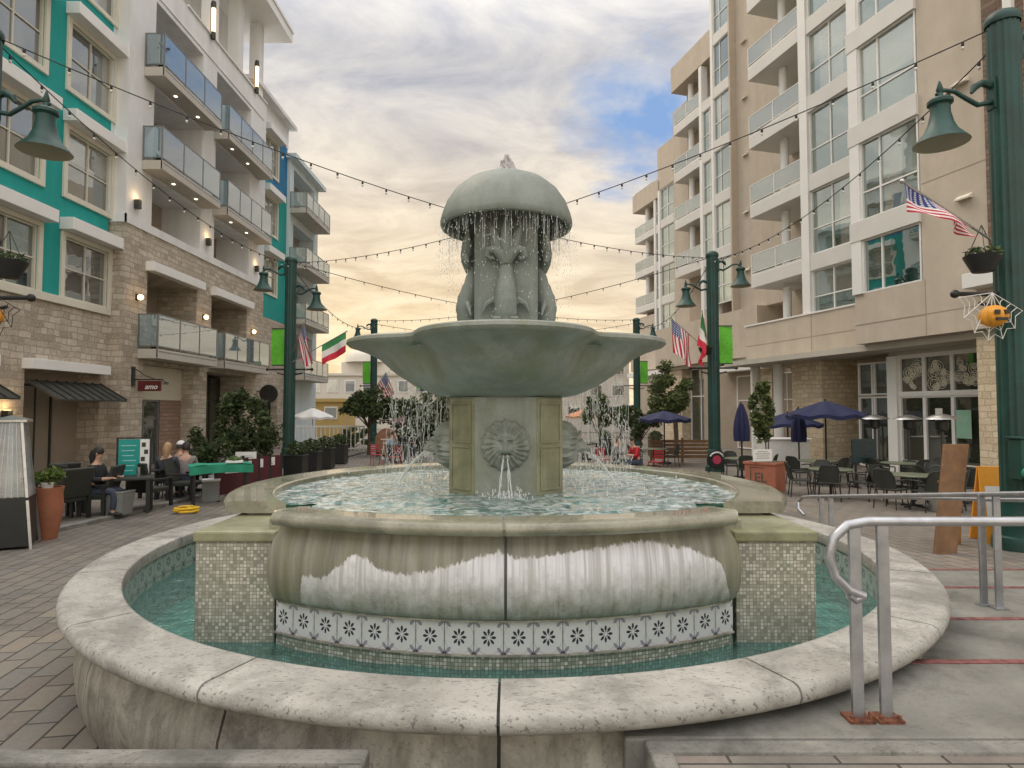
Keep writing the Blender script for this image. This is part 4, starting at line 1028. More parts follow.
# --- front block: bay 1 (nearest), bay 2, balconies
T = M['tan']; W_ = M['roofwhite']; PG = M['panelgrey']
rb('tan_wall', T, (15.57, 19.5, 4, 13.42, 3.75, 28), (15.575, 19.5, 13.42, 15.8, 3.75, 5.3))
b = MB(RO)   # thin reveals scored into the stucco
for zz in (4.35,): b.box(15.565, 15.57, 4, 15.8, zz-.012, zz+.012)
b.box(15.565, 15.57, 13.35, 13.375, 3.76, 5.3); b.box(15.564, 15.569, 4, 13.4, 8.0-.012, 8.0+.012)
b.build('stucco_joint', M['taupe'], RB)
rb('pier', W_, (15.50, 16.0, 15.45, 15.82, 5.3, 28)); rb('pier', W_, (17.05, 17.5, 19.4, 19.8, 5.3, 28))
rb('bay_return_wall', W_, (16.0, 17.3, 15.5, 15.8, 5.3, 28))
for i, z in enumerate(BANDS):
    rb('spandrel_panel', PG, (15.53, 15.9, 13.42, 15.45, z, z+.62), (15.48, 15.53, 13.42, 15.86, z, z+.62), bevel=.01)
    z0 = 5.3 if i == 0 else BANDS[i-1]+.62
    window(RB, RO, 15.57, -1, 13.46, 15.45, z0, z, W_, M['glassR'], 0, .36 if i else None, .045, .05, .1, [.66])
    rb('spandrel_panel', PG, (17.13, 17.6, 15.8, 19.4, z, z+.6), (17.08, 17.13, 15.8, 19.8, z, z+.6), bevel=.01)
    window(RB, RO, 17.19, -1, 15.82, 19.4, z0, z, W_, M['glassR'], 0, .40, .045, .05, .1, [.30, .72])
    # balcony slab, rail
    balcony(RB, RO, 19.3, 17.08, 19.8, 22.9, z, .6, M['bglassR'], M['roofwhite'], 2, .85, False, True, PG, -1)
b = MB(RO)
for z in (3.7, *BANDS[:-1]): b.cyl((17.85, 21.6, z+.6), (17.85, 21.6, z+3.06), .17, n=20)
b.build('round_column', W_, RB)
rb('balcony_back_wall', M['tan'], (19.3, 19.6, 15.8, 23.6, 3.75, 28)); 
for z in BANDS[:5]:
    window(RB, RO, 19.28, -1, 20.1, 21.5, z+.62, z+2.7, M['bronze'], M['glassR'], 1, None, .06, .05, name='balcony_door')
rb('divider_wall', M['taupe'], (17.6, 19.3, 19.5, 19.78, 5.3, 28))
# terrace parapet over the shops
rb('terrace_parapet', T, (17.0, 17.35, 15.8, 23.2, 3.75, 5.3), (17.35, 20.5, 22.9, 23.2, 3.75, 5.3))
rb('parapet_coping', W_, (16.96, 17.38, 15.8, 23.24, 5.3, 5.36))
rb('scored_joint', M['taupe'], (16.993, 17.0, 15.82, 23.2, 4.44, 4.465), (16.992, 17.0, 19.3, 19.325, 3.76, 5.28))
rb('terrace_soffit', M['soffit'], (15.9, 22, 4, 23.2, 3.55, 3.748))
# vent boxes on the tan wall, brick corner, downpipe
def vent(x, y, z):
    b = MB(RO); b.add([(x,y-.2,z+.09),(x,y+.2,z+.09),(x,y+.2,z-.04),(x,y-.2,z-.04),(x-.16,y-.2,z-.02),(x-.16,y+.2,z-.02),(x-.16,y+.2,z-.06),(x-.16,y-.2,z-.06)],[(0,1,5,4),(4,5,6,7),(3,7,6,2),(0,4,7,3),(1,2,6,5)]); b.build('vent_hood', M['cream'], RB)
for k in range(4): vent(15.57, 12.15, 7.2+3.05*k)
rb('cladding_strip', M['brickbrown'], (15.50, 15.9, 10.6, 11.55, 5.3, 28)); rb('downpipe', W_, (15.38, 15.50, 10.75, 10.95, 5.0, 28))
rb('canopy', W_, (15.1, 15.57, 9.5, 11.95, 4.75, 5.12), bevel=.01)
# --- ground floor: stone piers and shopfront
rb('stone_pier', M['stoneR'], (15.75, 17.4, 11.35, 12.12, -.3, 3.56)); rb('stone_pier', M['stoneR'], (17.0, 18.6, 18.85, 20.4, -.3, 3.56)); rb('stone_wall', M['stoneR'], (18.6, 19.0, 15.9, 20.4, -.3, 3.56)); rb('stone_wall', M['stoneR'], (16.2, 17.5, 4, 11.34, -.3, 3.56))
ys = [12.15, 13.0, 13.85, 14.75, 15.6]
for i in range(4):
    w = window(RB, RO, 17.02, -1, ys[i], ys[i+1], 2.22, 3.35, W_, M['glassS'], 0, None, .05, .04, name='transom_window')
    d_ = MB(RO)   # white roundels stuck on the glass
    rr_ = random.Random(40+i)
    for q in range(15):
        cy_, cz_, r_ = rr_.uniform(ys[i]+.15, ys[i+1]-.15), rr_.uniform(2.36, 3.2), rr_.choice((.07,.1,.16,.2))
        r_ = min(r_, cy_-ys[i]-.05, ys[i+1]-.05-cy_, cz_-2.28, 3.3-cz_)
        for rad in (r_, r_*.62):
            if rad > .02: d_.tube([(17.07, cy_+rad*cos(2*pi*t/20), cz_+rad*sin(2*pi*t/20)) for t in range(21)], .011, 4, False)
        for t in range(6): d_.bar((17.07, cy_+r_*.2*cos(t*pi/3), cz_+r_*.2*sin(t*pi/3)), (17.07, cy_+r_*.58*cos(t*pi/3), cz_+r_*.58*sin(t*pi/3)), .008, .012, up=(1,0,0))
    d_.build('roundel_decal', M['cream'], w)
    window(RB, RO, 17.02, -1, ys[i], ys[i+1], -.2, 2.12, W_, M['glassS'], 0, .14 if i else None, .05, .04, name='shop_window')
rb('transom_beam', W_, (16.98, 17.15, 12.13, 15.6, 2.12, 2.22)); rb('shopfront_post', W_, (16.9, 17.15, 15.6, 15.95, -.25, 3.4)); rb('shopfront_header', W_, (16.98, 17.15, 12.13, 15.6, 3.35, 3.42)); 
rb('fascia_wall', M['soffit'], (16.99, 17.2, 12.13, 15.95, 3.42, 3.56))
for a, c in ((15.98, 16.85), (16.9, 17.5)):
    window(RB, RO, 17.3, -1, a, c, 2.2, 3.3, W_, M['glassS'], 0, None, .05, .04, name='transom_window'); window(RB, RO, 17.3, -1, a, c, -.2, 2.15, W_, M['glassS'], 0, None, .05, .04, name='shop_door')
b = MB(RO); b.box(16.94, 16.95, 13.25, 13.7, .9, 1.7); b.build('menu_card', plain('pale_green_card', (.28,.50,.38), .5), RB)
b = MB(RO); b.box(16.93, 16.945, 14.1, 14.32, 1.15, 1.75); b.build('notice_card', M['paper'], RB)
b = MB(RO); b.cyl((17.1, 21.3, -.3), (17.1, 21.3, 3.56), .2, n=20); b.cyl((17.3, 23.0, -.3), (17.3, 23.0, 3.56), .2, n=20); b.build('round_column', W_, RB)
for a, c in ((20.5,22.3),(22.4,24.4),(24.5,27)): window(RB, RO, 19.2, -1, a, c, -.2, 3.4, W_, M['glassS'], 1, .66, .06, .05, name='shop_window')
rb('inner_wall', M['taupe'], (19.25, 19.6, 15.9, 30, -.3, 3.75))
# --- second block
X2 = 20.41
rb('tan_wall', T, (X2, 21.5, 23.2, 28.42, 6.9, 29), (X2+1.01, 22.5, 31.7, 34.7, 6.9, 22)); 
for k in range(5): vent(X2, 27.6, 9.0+3.05*k)
rb('pier', W_, (X2-.42, X2, 29.9, 30.12, 6.9, 29)); rb('bay_return_wall', T, (X2-.41, X2, 28.33, 28.45, 6.9, 29)); rb('pier', W_, (X2-.12, X2+.3, 31.5, 31.78, 6.9, 22))
for i, z in enumerate(BANDS[1:8]):
    z0 = BANDS[i]+.6
    rb('spandrel_panel', PG, (X2-.40, X2+.1, 28.42, 30.1, z, z+.6), bevel=.01)
    window(RB, RO, X2-.35, -1, 28.45, 29.9, z0, z, W_, M['glassR'], 0, .4, .045, .05, .1, [.62])
    if i < 4:
        rb('spandrel_panel', PG, (X2-.10, X2+.3, 30.12, 31.75, z, z+.6), bevel=.01)
        balcony(RB, RO, 21.4, X2-.1, 31.78, 34.7, z, .6, M['bglassR'], W_, 2, .85, False, True, PG, -1)
    if i < 4: window(RB, RO, X2-.05, -1, 30.12, 31.5, z0, z, W_, M['glassR'], 0, .4, .045, .05, .1, [.5])
rb('back_wall', M['taupe'], (X2+.9, X2+1, 28, 34.7, 6.9, 22.1))
b = MB(RO)
for z in BANDS[1:5]: b.cyl((X2+.5, 33.6, z+.6), (X2+.5, 33.6, z+3.06), .18, n=16)
b.build('round_column', W_, RB)
rb('roof_fascia', T, (X2-.12, 23.5, 30.12, 34.95, 22.05, 23.65)); rb('roof_fascia', T, (X2-.45, 23.5, 23, 30.1, 28.9, 30))
rb('lower_fascia', T, (X2-.55, 21.6, 26.2, 36.5, 4.4, 6.9)); rb('lower_soffit', M['soffit'], (X2-.3, 22, 23.2, 36.5, 4.2, 4.398))
rb('entry_canopy', W_, (18.6, 20.8, 23.6, 27.8, 3.6, 3.9), bevel=.02)
for a, c in ((27.2,29.2),(29.4,31.4),(31.6,33.8)): window(RB, RO, X2+.35, -1, a, c, -.2, 4.2, W_, M['glassS'], 1, .62, .07, .06, name='shop_window')
rb('stone_pier', M['stoneR'], (X2-.2, X2+1, 33.9, 36, -.3, 4.2)); rb('stone_pier', M['stoneR'], (X2-.1, X2+1, 29.25, 29.38, -.3, 4.2), (19.0, 20.5, 24.1, 25.2, -.3, 3.6))
# --- third block
X3 = 24.67
rb('tan_wall', T, (X3+.1, 26, 36.5, 40.3, -.3, 22.5), (X3+.1, 26.2, 40.3, 49, -.3, 9.6))
for i, z in enumerate(BANDS[1:5]):
    z0 = BANDS[i]+.6
    if z > 9.9:
        rb('spandrel_panel', PG, (X3-.3, X3+.2, 40.3, 44.1, z, z+.6)); rb('spandrel_panel', PG, (X3, X3+.3, 44.3, 45.3, z, z+.6))
        window(RB, RO, X3-.25, -1, 40.32, 43.8, z0, z, W_, M['glassR'], 0, .4, .06, .06, .1, [.35, .7]); window(RB, RO, X3, -1, 44.1, 45.1, z0, z, W_, M['glassR'], 1, .4, .05, .05, .1)
        balcony(RB, RO, 25.6, X3-.05, 45.3, 48.7, z, .55, M['bglassR'], W_, 2, .85, False, True, PG, -1)
rb('pier', W_, (X3-.35, X3+.2, 43.8, 44.1, 6.9, 20)); rb('pier', W_, (X3-.05, X3+.3, 45.1, 45.35, 6.9, 19))
rb('back_wall', M['taupe'], (25.6, 26, 40.3, 48.5, 6.9, 19))
b = MB(RO)
for z in BANDS[1:4]: b.cyl((X3+.5, 47.4, z+.55), (X3+.5, 47.4, z+3.06), .2, n=16)
b.build('round_column', W_, RB)
rb('roof_fascia', T, (X3-.1, 27, 44.1, 49.0, 18.9, 20.4), (X3-.35, 27, 36.5, 44.1, 19.2, 22.6))
rb('lower_fascia', T, (X3-.4, 26, 36.6, 49, 5.0, 7.6)); rb('entry_canopy', W_, (X3-2.2, X3, 40.5, 46, 4.3, 4.65))
for a, c in ((37,39.5),(40,43),(43.4,46.5)): window(RB, RO, X3+.08, -1, a, c, -.2, 4.2, W_, M['glassS'], 2, .62, .07, .06, name='shop_window')
rb('rear_block', T, (19.6, 30, 4, 24, -.3, 27.5), (21.6, 32, 24, 37, -.3, 21.9), (26.2, 34, 37, 49, -.3, 18.8))

# ================================================================== far end of the street
def far_block(name, label, x0, x1, y0, y1, z1, m, rows, cols, extra=None):
    t = thing(name, label, 'building', ((x0+x1)/2, y0, -.25))
    o = ((x0+x1)/2, y0, -.25)
    b = MB(o); b.box(x0, x1, y0, y1, -.3, z1); b.box(x0-.2, x1+.2, y0-.2, y1, z1, z1+.25); b.build('wall', m, t)
    for r in range(rows):
        for c in range(cols):
            w = (x1-x0)/cols; hx = x0+w*(c+.5); hz = .6+(z1-.6)/rows*(r+.25); hh = (z1-.6)/rows*.55
            b = MB(o); b.box(hx-w*.3, hx+w*.3, y0-.06, y0-.001, hz, hz+hh); wo = b.build('window', M['roofwhite'], t)
            b = MB(o); b.box(hx-w*.25, hx+w*.25, y0-.075, y0-.061, hz+.1, hz+hh-.1); b.build('pane', M['glassL'], wo)
    if extra: extra(t, o)
    return t
def cupola(t, o):
    b = MB(o); b.box(-18.2, -13.2, 66, 69, 5.6, 6.8); b.lathe([(2.5,6.8),(2.3,7.5),(1.6,8.1),(0,8.4)], -15.7, 67.4, 20); b.build('roof', M['concrete_far'], t)
far_block('low_building', 'far cream low building with a rounded roof turret beyond the left lamp posts', -23.5, -8.6, 65, 72, 5.3, M['concrete_far'], 2, 8, cupola)
far_block('low_building', 'far ochre single storey shop front behind the white umbrella', -17.5, -12.6, 46, 50, 2.3, M['far_yellow'], 1, 3)
far_block('low_building', 'far white three storey building seen right of the pedestal', 4.5, 10.4, 55, 62, 6.2, M['far_white'], 3, 3)
far_block('low_building', 'far pinkish building seen between pedestal and white building', -3.5, 4.2, 70, 76, 5.0, M['concrete_far'], 2, 5)
# ================================================================== lamp posts
def bell(b_out, b_in, c):
    x, y, z = c
    b_out.lathe([(.325,0),(.30,.035),(.225,.12),(.20,.15),(.15,.26),(.118,.40),(.115,.50),(.15,.53),(.15,.57),(.12,.60),(.05,.62),(.03,.68),(.045,.72),(.012,.84),(0,.84)], x, y, 28) if False else None
    prof = [(.325,0),(.30,.035),(.225,.12),(.20,.15),(.15,.26),(.118,.40),(.115,.50),(.15,.53),(.15,.57),(.12,.60),(.05,.62),(.03,.68),(.045,.72),(.012,.84),(0,.84)]
    b_out.lathe([(r, z+h) for r, h in prof], x, y, 28)
    b_in.lathe([(r, z+h) for r, h in [(0,.20),(.13,.19),(.19,.10),(.30,.025),(.322,-.002)]], x, y, 28)
def lamp_post(loc, label, rot, fine=True):
    t = thing('lamp_post', label, 'lamp post', loc, rot, 'green lamp posts along the plaza')
    b = MB(); b.lathe([(.30,-.1),(.30,.10),(.285,.16),(.25,.18),(.235,.34),(.25,.38),(.24,.42),(.215,.55),(.225,.60),(.225,.66),(.20,.70)], n=32); b.build('base', M['green'], t)
    b = MB(); b.lathe([(.19,.68),(.185,6.92)], n=64, flute=lambda a: 1-.06*(.5+.5*cos(16*a))); b.build('shaft', M['green'], t)
    b = MB(); b.lathe([(.20,6.90),(.21,6.94),(.20,7.00),(.17,7.04),(.10,7.08),(0,7.10)], n=32); b.build('cap', M['green'], t)
    for sx, zr, L in ((-1, 5.30, .86), (1, 5.95, .92)):
        a = MB(); zt = zr+.62; r0 = .18
        a.tube([(sx*r0,0,zt-.06),(sx*.36,0,zt-.10),(sx*.50,0,zt-.02),(sx*.66,0,zt+.08),(sx*.80,0,zt+.10),(sx*.90,0,zt+.04),(sx*L,0,zt-.02)], [.035,.032,.03,.028,.026,.026,.03], 10)
        a.tube([(sx*r0,0,zt+.16),(sx*.30,0,zt+.20),(sx*.40,0,zt+.14),(sx*.44,0,zt+.06)], [.05,.045,.05,.02], 8)
        a.box(sx*.17-.02, sx*.17+.04, -.07, .07, zt-.16, zt+.26)
        arm = a.build('lamp_arm', M['green'], t)
        o, i = MB(), MB(); bell(o, i, (sx*L, 0, zr))
        sh = o.build('lamp_shade', M['green'], t); i.build('shade_lining', M['shade_in'], sh)
    for sx in (-1, 1):
        b = MB(); b.tube([(sx*.17,0,3.30),(sx*.72,0,3.30)], .03, 8); b.ball((sx*.74,0,3.30), .055, 10, 6); b.build('basket_arm', M['black'], t)
        b = MB(); b.tube([(sx*.17,0,3.12),(sx*.42,0,3.18)], .025, 8); b.build('basket_arm', M['black'], t)
        for zz in (4.66, 3.44):
            if sx > 0: b = MB(); b.tube([(sx*.17,0,zz),(sx*.62,0,zz)], .018, 8); b.build('banner_bracket', M['black'], t)
    return t
LPOS = [(6.53, 8.05, 'near green fluted lamp post at the right edge beside the handrails'), (6.48, 19.9, 'green lamp post with US and Italian flags above the red tree planter'), (6.93, 34.4, 'distant green lamp post behind the right rim of the lobed bowl'),
        (-7.4, 20.6, 'green lamp post with lime banner at the end of the white balconies'), (-7.75, 34.7, 'distant green lamp post rising behind the dark round tree'), (-7.22, 8.3, 'lamp post at the left edge with only its bell shade in view')]
lp0 = None
for i, (x, y, lab) in enumerate(LPOS):
    rot = 0 if x > 0 else pi
    if lp0 is None: lp0 = lamp_post((x, y, gz(y)), lab, rot)
    else: dup(lp0, (x, y, gz(y)), rot, lab)
# cabinet and pipe strapped to the near post
t = thing('utility_cabinet', 'small green utility cabinet with bright green spout strapped to the near lamp post', 'cabinet', (6.42, 7.78, .62))
b = MB(); b.box(-.17, .17, -.14, .06, .22, .72); b.box(-.19, .19, -.16, .08, .72, .75); b.build('housing', M['green'], t, bevel=.01)
b = MB(); b.box(-.10, .10, -.15, -.141, .45, .54); b.build('label_plate', M['paper'], t)
b = MB(); b.tube([(-.12,-.2,.30),(-.10,-.24,.22),(-.02,-.24,.08),(.06,-.2,-.12),(.10,-.14,-.20)], [.07,.075,.06,.05,.045], 12); b.ball((-.12,-.2,.31), .085, 12, 8); b.build('spout', M['green2'], t)
# ---- banners
def banner(x, y, sx, lab):
    z0, z1 = 3.46+gz(y), 4.64+gz(y)
    b = MB(); x0 = sx*.20; x1 = sx*.62
    b.grid(lambda u, v: (x0+(x1-x0)*u, .03*sin(6*v+2*u)+.0, (z0-gz(y))+(z1-z0)*v), 8, 14)
    b.grid(lambda u, v: (x0+(x1-x0)*(1-u), .006+.03*sin(6*v+2*(1-u)), (z0-gz(y))+(z1-z0)*v), 8, 14)
    o = b.build('banner', M['lime'], None, (x, y, gz(y))); tag(o, lab, 'banner', 'lime green banners on the lamp posts')
banner(6.48, 19.9, 1, 'lime green banner on the post beside the Italian flag, right of it'); banner(-7.4, 20.6, -1, 'lime green banner left of the green post at the white balconies')
banner(-7.75, 34.7, -1, 'small lime banner above the dark round tree'); banner(6.93, 34.4, 1, 'small lime banner just above the right-hand street tree')
banner(-7.0, 44, 1, 'tiny lime banner under the left end of the lobed bowl')
# ---- flags
n = NT('us_flag'); c = n.coord('UV'); sp = n.n('ShaderNodeSeparateXYZ'); n.l(c, sp.inputs[0]); U, V = sp.outputs['X'], sp.outputs['Y']
stripe = n.math('GREATER_THAN', n.math('MODULO', n.math('FLOOR', n.math('MULTIPLY', n.math('SUBTRACT', 1., V), 13.)), 2.), .5)
col = n.mix(stripe, (.50,.025,.05), (.78,.76,.74))
can = n.math('MULTIPLY', n.math('LESS_THAN', U, .42), n.math('GREATER_THAN', V, .462))
fu = n.math('SUBTRACT', n.math('FRACT', n.math('MULTIPLY', U, 14.3)), .5); fv = n.math('SUBTRACT', n.math('FRACT', n.math('MULTIPLY', n.math('SUBTRACT', V, .462), 13.)), .5)
star = n.math('LESS_THAN', n.math('ADD', n.math('MULTIPLY', fu, fu), n.math('MULTIPLY', fv, fv)), .075)
col = n.mix(can, col, n.mix(star, (.03,.05,.20), (.8,.8,.8)))
M['us'] = n.done(n.bsdf(col, .75, None))
n = NT('italian_flag'); c = n.coord('UV'); sp = n.n('ShaderNodeSeparateXYZ'); n.l(c, sp.inputs[0])
M['it'] = n.done(n.bsdf(n.ramp(sp.outputs['X'], [(0., (.05,.26,.09)), (.333, (.78,.76,.72)), (.667, (.62,.03,.06))], 'CONSTANT'), .75, None))
def flag(kind, root, tip, lab, drop, L, fold=.06, sag=(0,0,0), uflip=False):
    """pole from root to tip; cloth hung along the pole's outer part: u along pole from tip, v down"""
    r, p = Vector(root), Vector(tip); ax = (r-p)
    t = thing('flag', lab, 'flag', root, 0, 'flags on the lamp posts')
    b = MB(root); b.tube([r, p], .014, 8); b.ball(p, .03, 8, 6); b.build('pole', M['steel'], t)
    axn = ax.normalized(); sd = Vector((-axn.y, axn.x, 0)); sd = sd.normalized() if sd.length > .01 else Vector((1,0,0))
    dr = Vector(drop)
    def fn(u, v):
        q = p + axn*(.03 + L*u) + dr*v*(1-.15*u*0) + Vector(sag)*(v*u)
        return q + sd*(fold*v*sin(7*u+2.2*v)+.4*fold*v*sin(15*u-3*v)) 
    b = MB(root); b.grid(fn, 26, 20, uvf=(lambda u, v: (v, 1-u)) if uflip else (lambda u, v: (u, 1-v))); b.build('cloth', M[kind], t)
flag('us', pt(996,238,7.9), pt(908,178,7.3), 'US flag wrapped along its slanting pole on the near right post', (.10,0,-.34), 1.15, .10, (.12,0,.14))
flag('us', pt(710,352,19.7), pt(671,317,19.2), 'US flag hanging left of the post with the red and white flag', (.10,0,-1.08), .80, .10, uflip=True)
flag('it', pt(710,352,19.6), pt(703,310,18.9), 'Italian flag drooping against the post above the red planter', (-.10,-.05,-1.05), .80, .12, uflip=True)
flag('it', pt(292,362,20.4), pt(346,331,20.2), 'Italian flag streaming right of the left lamp post', (.02,0,-.66), .92, .07, uflip=True)
flag('us', pt(292,352,20.4), pt(303,322,20.0), 'US flag hanging straight down right beside the left lamp post', (.30,0,-1.1), .55, .10, uflip=True)
flag('us', pt(372,392,34.5), pt(386,372,34.2), 'small US flag half hidden by the dark round tree', (.5,0,-1.1), .9, .10, uflip=True)
# ---- flower baskets on the posts
def leafquads(b, c, r, n, size, rng, flat=1.):
    for _ in range(n):
        while True:
            q = Vector((rng.uniform(-1,1), rng.uniform(-1,1), rng.uniform(-1,1)))
            if q.length < 1: break
        p = Vector(c) + Vector((q.x*r[0], q.y*r[1], q.z*r[2])); leaf(b, p, size*rng.uniform(.6,1.35), rng)
def leaf(b, p, s_, rng):
    d = Vector((rng.gauss(0,1), rng.gauss(0,1), rng.gauss(0,.7))).normalized(); w = d.cross(Vector((rng.gauss(0,1),rng.gauss(0,1),rng.gauss(0,1)))).normalized(); nrm = d.cross(w)
    a = p - d*s_; e = p + d*s_; m = p + nrm*s_*.18
    b.add([a, m + w*s_*.42, e, m - w*s_*.42], [(0,1,2,3)])
def basket(x, y, z, lab):
    t = thing('hanging_basket', lab, 'planter', (x, y, z), 0, 'hanging baskets on the lamp posts')
    b = MB(); b.lathe([(.0,-.20),(.12,-.19),(.20,-.02),(.215,.02),(.19,.02),(.0,0)], n=20); b.build('pot', M['black'], t)
    g = MB(); rg = random.Random(int(x*100)); leafquads(g, (0,0,.04), (.22,.22,.10), 160, .045, rg); g.build('foliage', M['leaf_dark'], t)
    b = MB()
    for k in range(3): b.bar((.19*cos(k*2.1), .19*sin(k*2.1), 0), (0,0,.42), .008, .008)
    b.build('chain', M['black'], t)
q = pt(987,256,7.9); basket(*q, 'hanging basket just below the flag on the near right post'); q = pt(706,349,19.6); basket(*q, 'hanging basket between the two flags on the right'); q = pt(4,262,7.9); basket(*q, 'hanging basket at the left edge before the teal wall')
# ---- web decorations with pumpkin lanterns
def web(x, y, z, mw, lab):
    t = thing('web_decoration', lab, 'decoration', (x, y, z), 0, 'spider web decorations on the lamp posts')
    b = MB(); N = 7
    for k in range(N):
        a = -pi*.12 - k*pi*1.0/(N-1)*.85; b.tube([(0,0,0), (.42*cos(a), .02, .62*sin(a))], .005, 5)
    for r_ in (.25,.42,.56,.68):
        path = []
        for k in range(N):
            a = -pi*.12 - k*pi/(N-1)*.85; path.append((r_*.62*cos(a), .02, r_*.90*sin(a)))
            if k < N-1: a2 = a-pi/(N-1)*.425; path.append((r_*.53*cos(a2), .02, r_*.78*sin(a2)))
        b.tube(path, .005, 5)
    b.build('web', mw, t)
    g = MB(); g.grid(lambda u, v: ((.15+.014*cos(8*2*pi*u))*cos(2*pi*u)*sin(pi*v), (.15+.014*cos(8*2*pi*u))*sin(2*pi*u)*sin(pi*v), -.30-.14*cos(pi*v)), 48, 12, wrap=True); p = g.build('pumpkin', M['orange'], t)
    g = MB()
    for sx in (-1,1): g.prism([(sx*.06-.03,-.158),(sx*.06+.03,-.158),(sx*.06+.03,-.135),(sx*.06-.03,-.135)], -.29, -.24)
    g.prism([(-.07,-.155),(.07,-.155),(.07,-.13),(-.07,-.13)], -.37, -.335); g.build('face_cutout', M['black'], p)
q = pt(996,292,7.85); web(*q, M['paper'], 'pale web with orange pumpkin hung on the near right post'); q = pt(-14,292,8.1); web(*q, M['black'], 'black web with orange pumpkin at the left edge')
# ================================================================== string lights
def festoon(p, q, sag, nb, lab, rb_=.021):
    P, Q = Vector(p), Vector(q); mid = (P+Q)/2
    t = thing('string_lights', lab, 'string lights', P, 0, 'string lights across the plaza')
    f = lambda s_: P+(Q-P)*s_ - Vector((0,0,sag*4*s_*(1-s_)))
    b = MB(P); b.tube([f(i/48) for i in range(49)], .009 if P.y < 12 or Q.y < 12 else .012, 5, False); b.build('cable', M['cable'], t)
    me = None
    for i in range(nb):
        c = f((i+.5)/nb)
        if me is None:
            g = MB(); g.tube([(0,0,0),(0,0,-.05)], [.018,.022], 6, True, 0); g.ball((0,0,-.085), (rb_,rb_,rb_*1.25), 8, 6, 1); o = g.build('bulb', [M['cable'], M['bulb']], t); me = o
        else: o = me.copy(); COL.objects.link(o)
        o.location = (c-P)*S
TP = {k: (LPOS[k][0], LPOS[k][1], gz(LPOS[k][1])+6.98) for k in range(6)}
def tp(k, dx=0, dz=0): x, y, z = TP[k]; return (x+dx, y, z+dz)
festoon(tp(0,-.2,-.15), tp(3,.18,-.1), .70, 34, 'string lights from the near right post passing left behind the dome')
festoon(tp(5,.2,-.1), tp(1,-.18,-.1), .70, 34, 'string lights from the left edge passing behind the dome to the right')
festoon(tp(0,-.1,-.35), tp(1,0,-.15), .60, 20, 'string lights along the right building between its two nearer posts')
festoon(tp(5,.1,-.1), tp(3,0,-.15), .55, 20, 'string lights along the white balconies on the left')
festoon(tp(3,.1,-.1), tp(2,-.1,0), .60, 26, 'far string lights crossing from left lamp post down to the right')
festoon(tp(1,-.1,-.1), tp(4,.1,0), .60, 26, 'far string lights crossing from right lamp post down to the left')
festoon(tp(3,.1,-.3), tp(4,.1,-.2), .9, 16, 'far string lights sagging between the two left lamp posts')
festoon(tp(1,-.1,-.3), tp(2,.1,-.2), .9, 16, 'far string lights between the two farther right lamp posts')
festoon(tp(4,.1,-.2), tp(2,-.1,-.2), .7, 22, 'farthest string lights low above the bowl rim')

# ================================================================== handrails
def rail_post(b, x, y, z0, z1): b.box(x-.023, x+.023, y-.009, y+.009, z0, z1)
t = thing('handrail', 'near galvanised handrail with curled end and rusty feet on the platform', 'handrail', (1.42, 2.5, .48), 0, 'galvanised handrails by the fountain steps')
o = (1.42, 2.5, .48)
b = MB(o); zt = 1.255
b.tube([(1.40,2.5,.96),(1.34,2.5,.985),(1.285,2.5,1.04),(1.265,2.5,1.115),(1.285,2.5,1.19),(1.34,2.5,1.24),(1.42,2.5,zt),(2.0,2.5,zt),(4.6,2.5,zt)], .019, 14)
b.tube([(1.40,2.5,.96),(1.365,2.5,.945),(1.34,2.5,.965)], .017, 10); b.build('top_rail', M['galv'], t)
for x in (1.366, 1.478, 3.60):
    b = MB(o); rail_post(b, x, 2.5, .49, zt-.01); p = b.build('post', M['galv'], t, bevel=.003)
    b = MB(o); b.box(x-.05, x+.05, 2.46, 2.54, .478, .492)
    for sx in (-1,1): b.cyl((x+sx*.036, 2.475, .49), (x+sx*.036, 2.475, .507), .010, n=6)
    b.build('foot_plate', M['rust'], p)
o = (3.53, 4.7, .24)
t = thing('handrail', 'far galvanised handrail running down the steps past the fountain', 'handrail', o, 0, 'galvanised handrails by the fountain steps')
b = MB(o)
def zr(y): return 1.065-.145*(y-4.7)
b.tube([(3.45,7.38,.46),(3.42,7.46,.52),(3.44,7.50,.60),(3.47,7.44,.66),(3.49,7.30,zr(7.3)),(3.53,4.7,zr(4.7)),(3.56,3.05,zr(3.05)),(3.57,1.0,zr(3.05))], .019, 12)
b.tube([(3.62,7.0,zr(7.0)-.0),(3.66,4.7,zr(4.7)-.04),(3.69,3.05,zr(3.05)-.05)], .015, 10); b.build('top_rail', M['galv'], t)
for y, z0 in ((7.05,gz(7)),(6.85,gz(7)),(4.70,.24),(4.62,.24),(3.0,.48)):
    b = MB(o); x = 3.53-.015*(y-4.7) + (.05 if y == 4.62 else 0); b.box(x-.026, x+.026, y-.010, y+.010, z0, zr(y)); p = b.build('post', M['galv'], t, bevel=.003)
    b = MB(o); b.box(x-.045, x+.045, y-.035, y+.035, z0-.002, z0+.012); b.build('foot_plate', M['galv'], p)

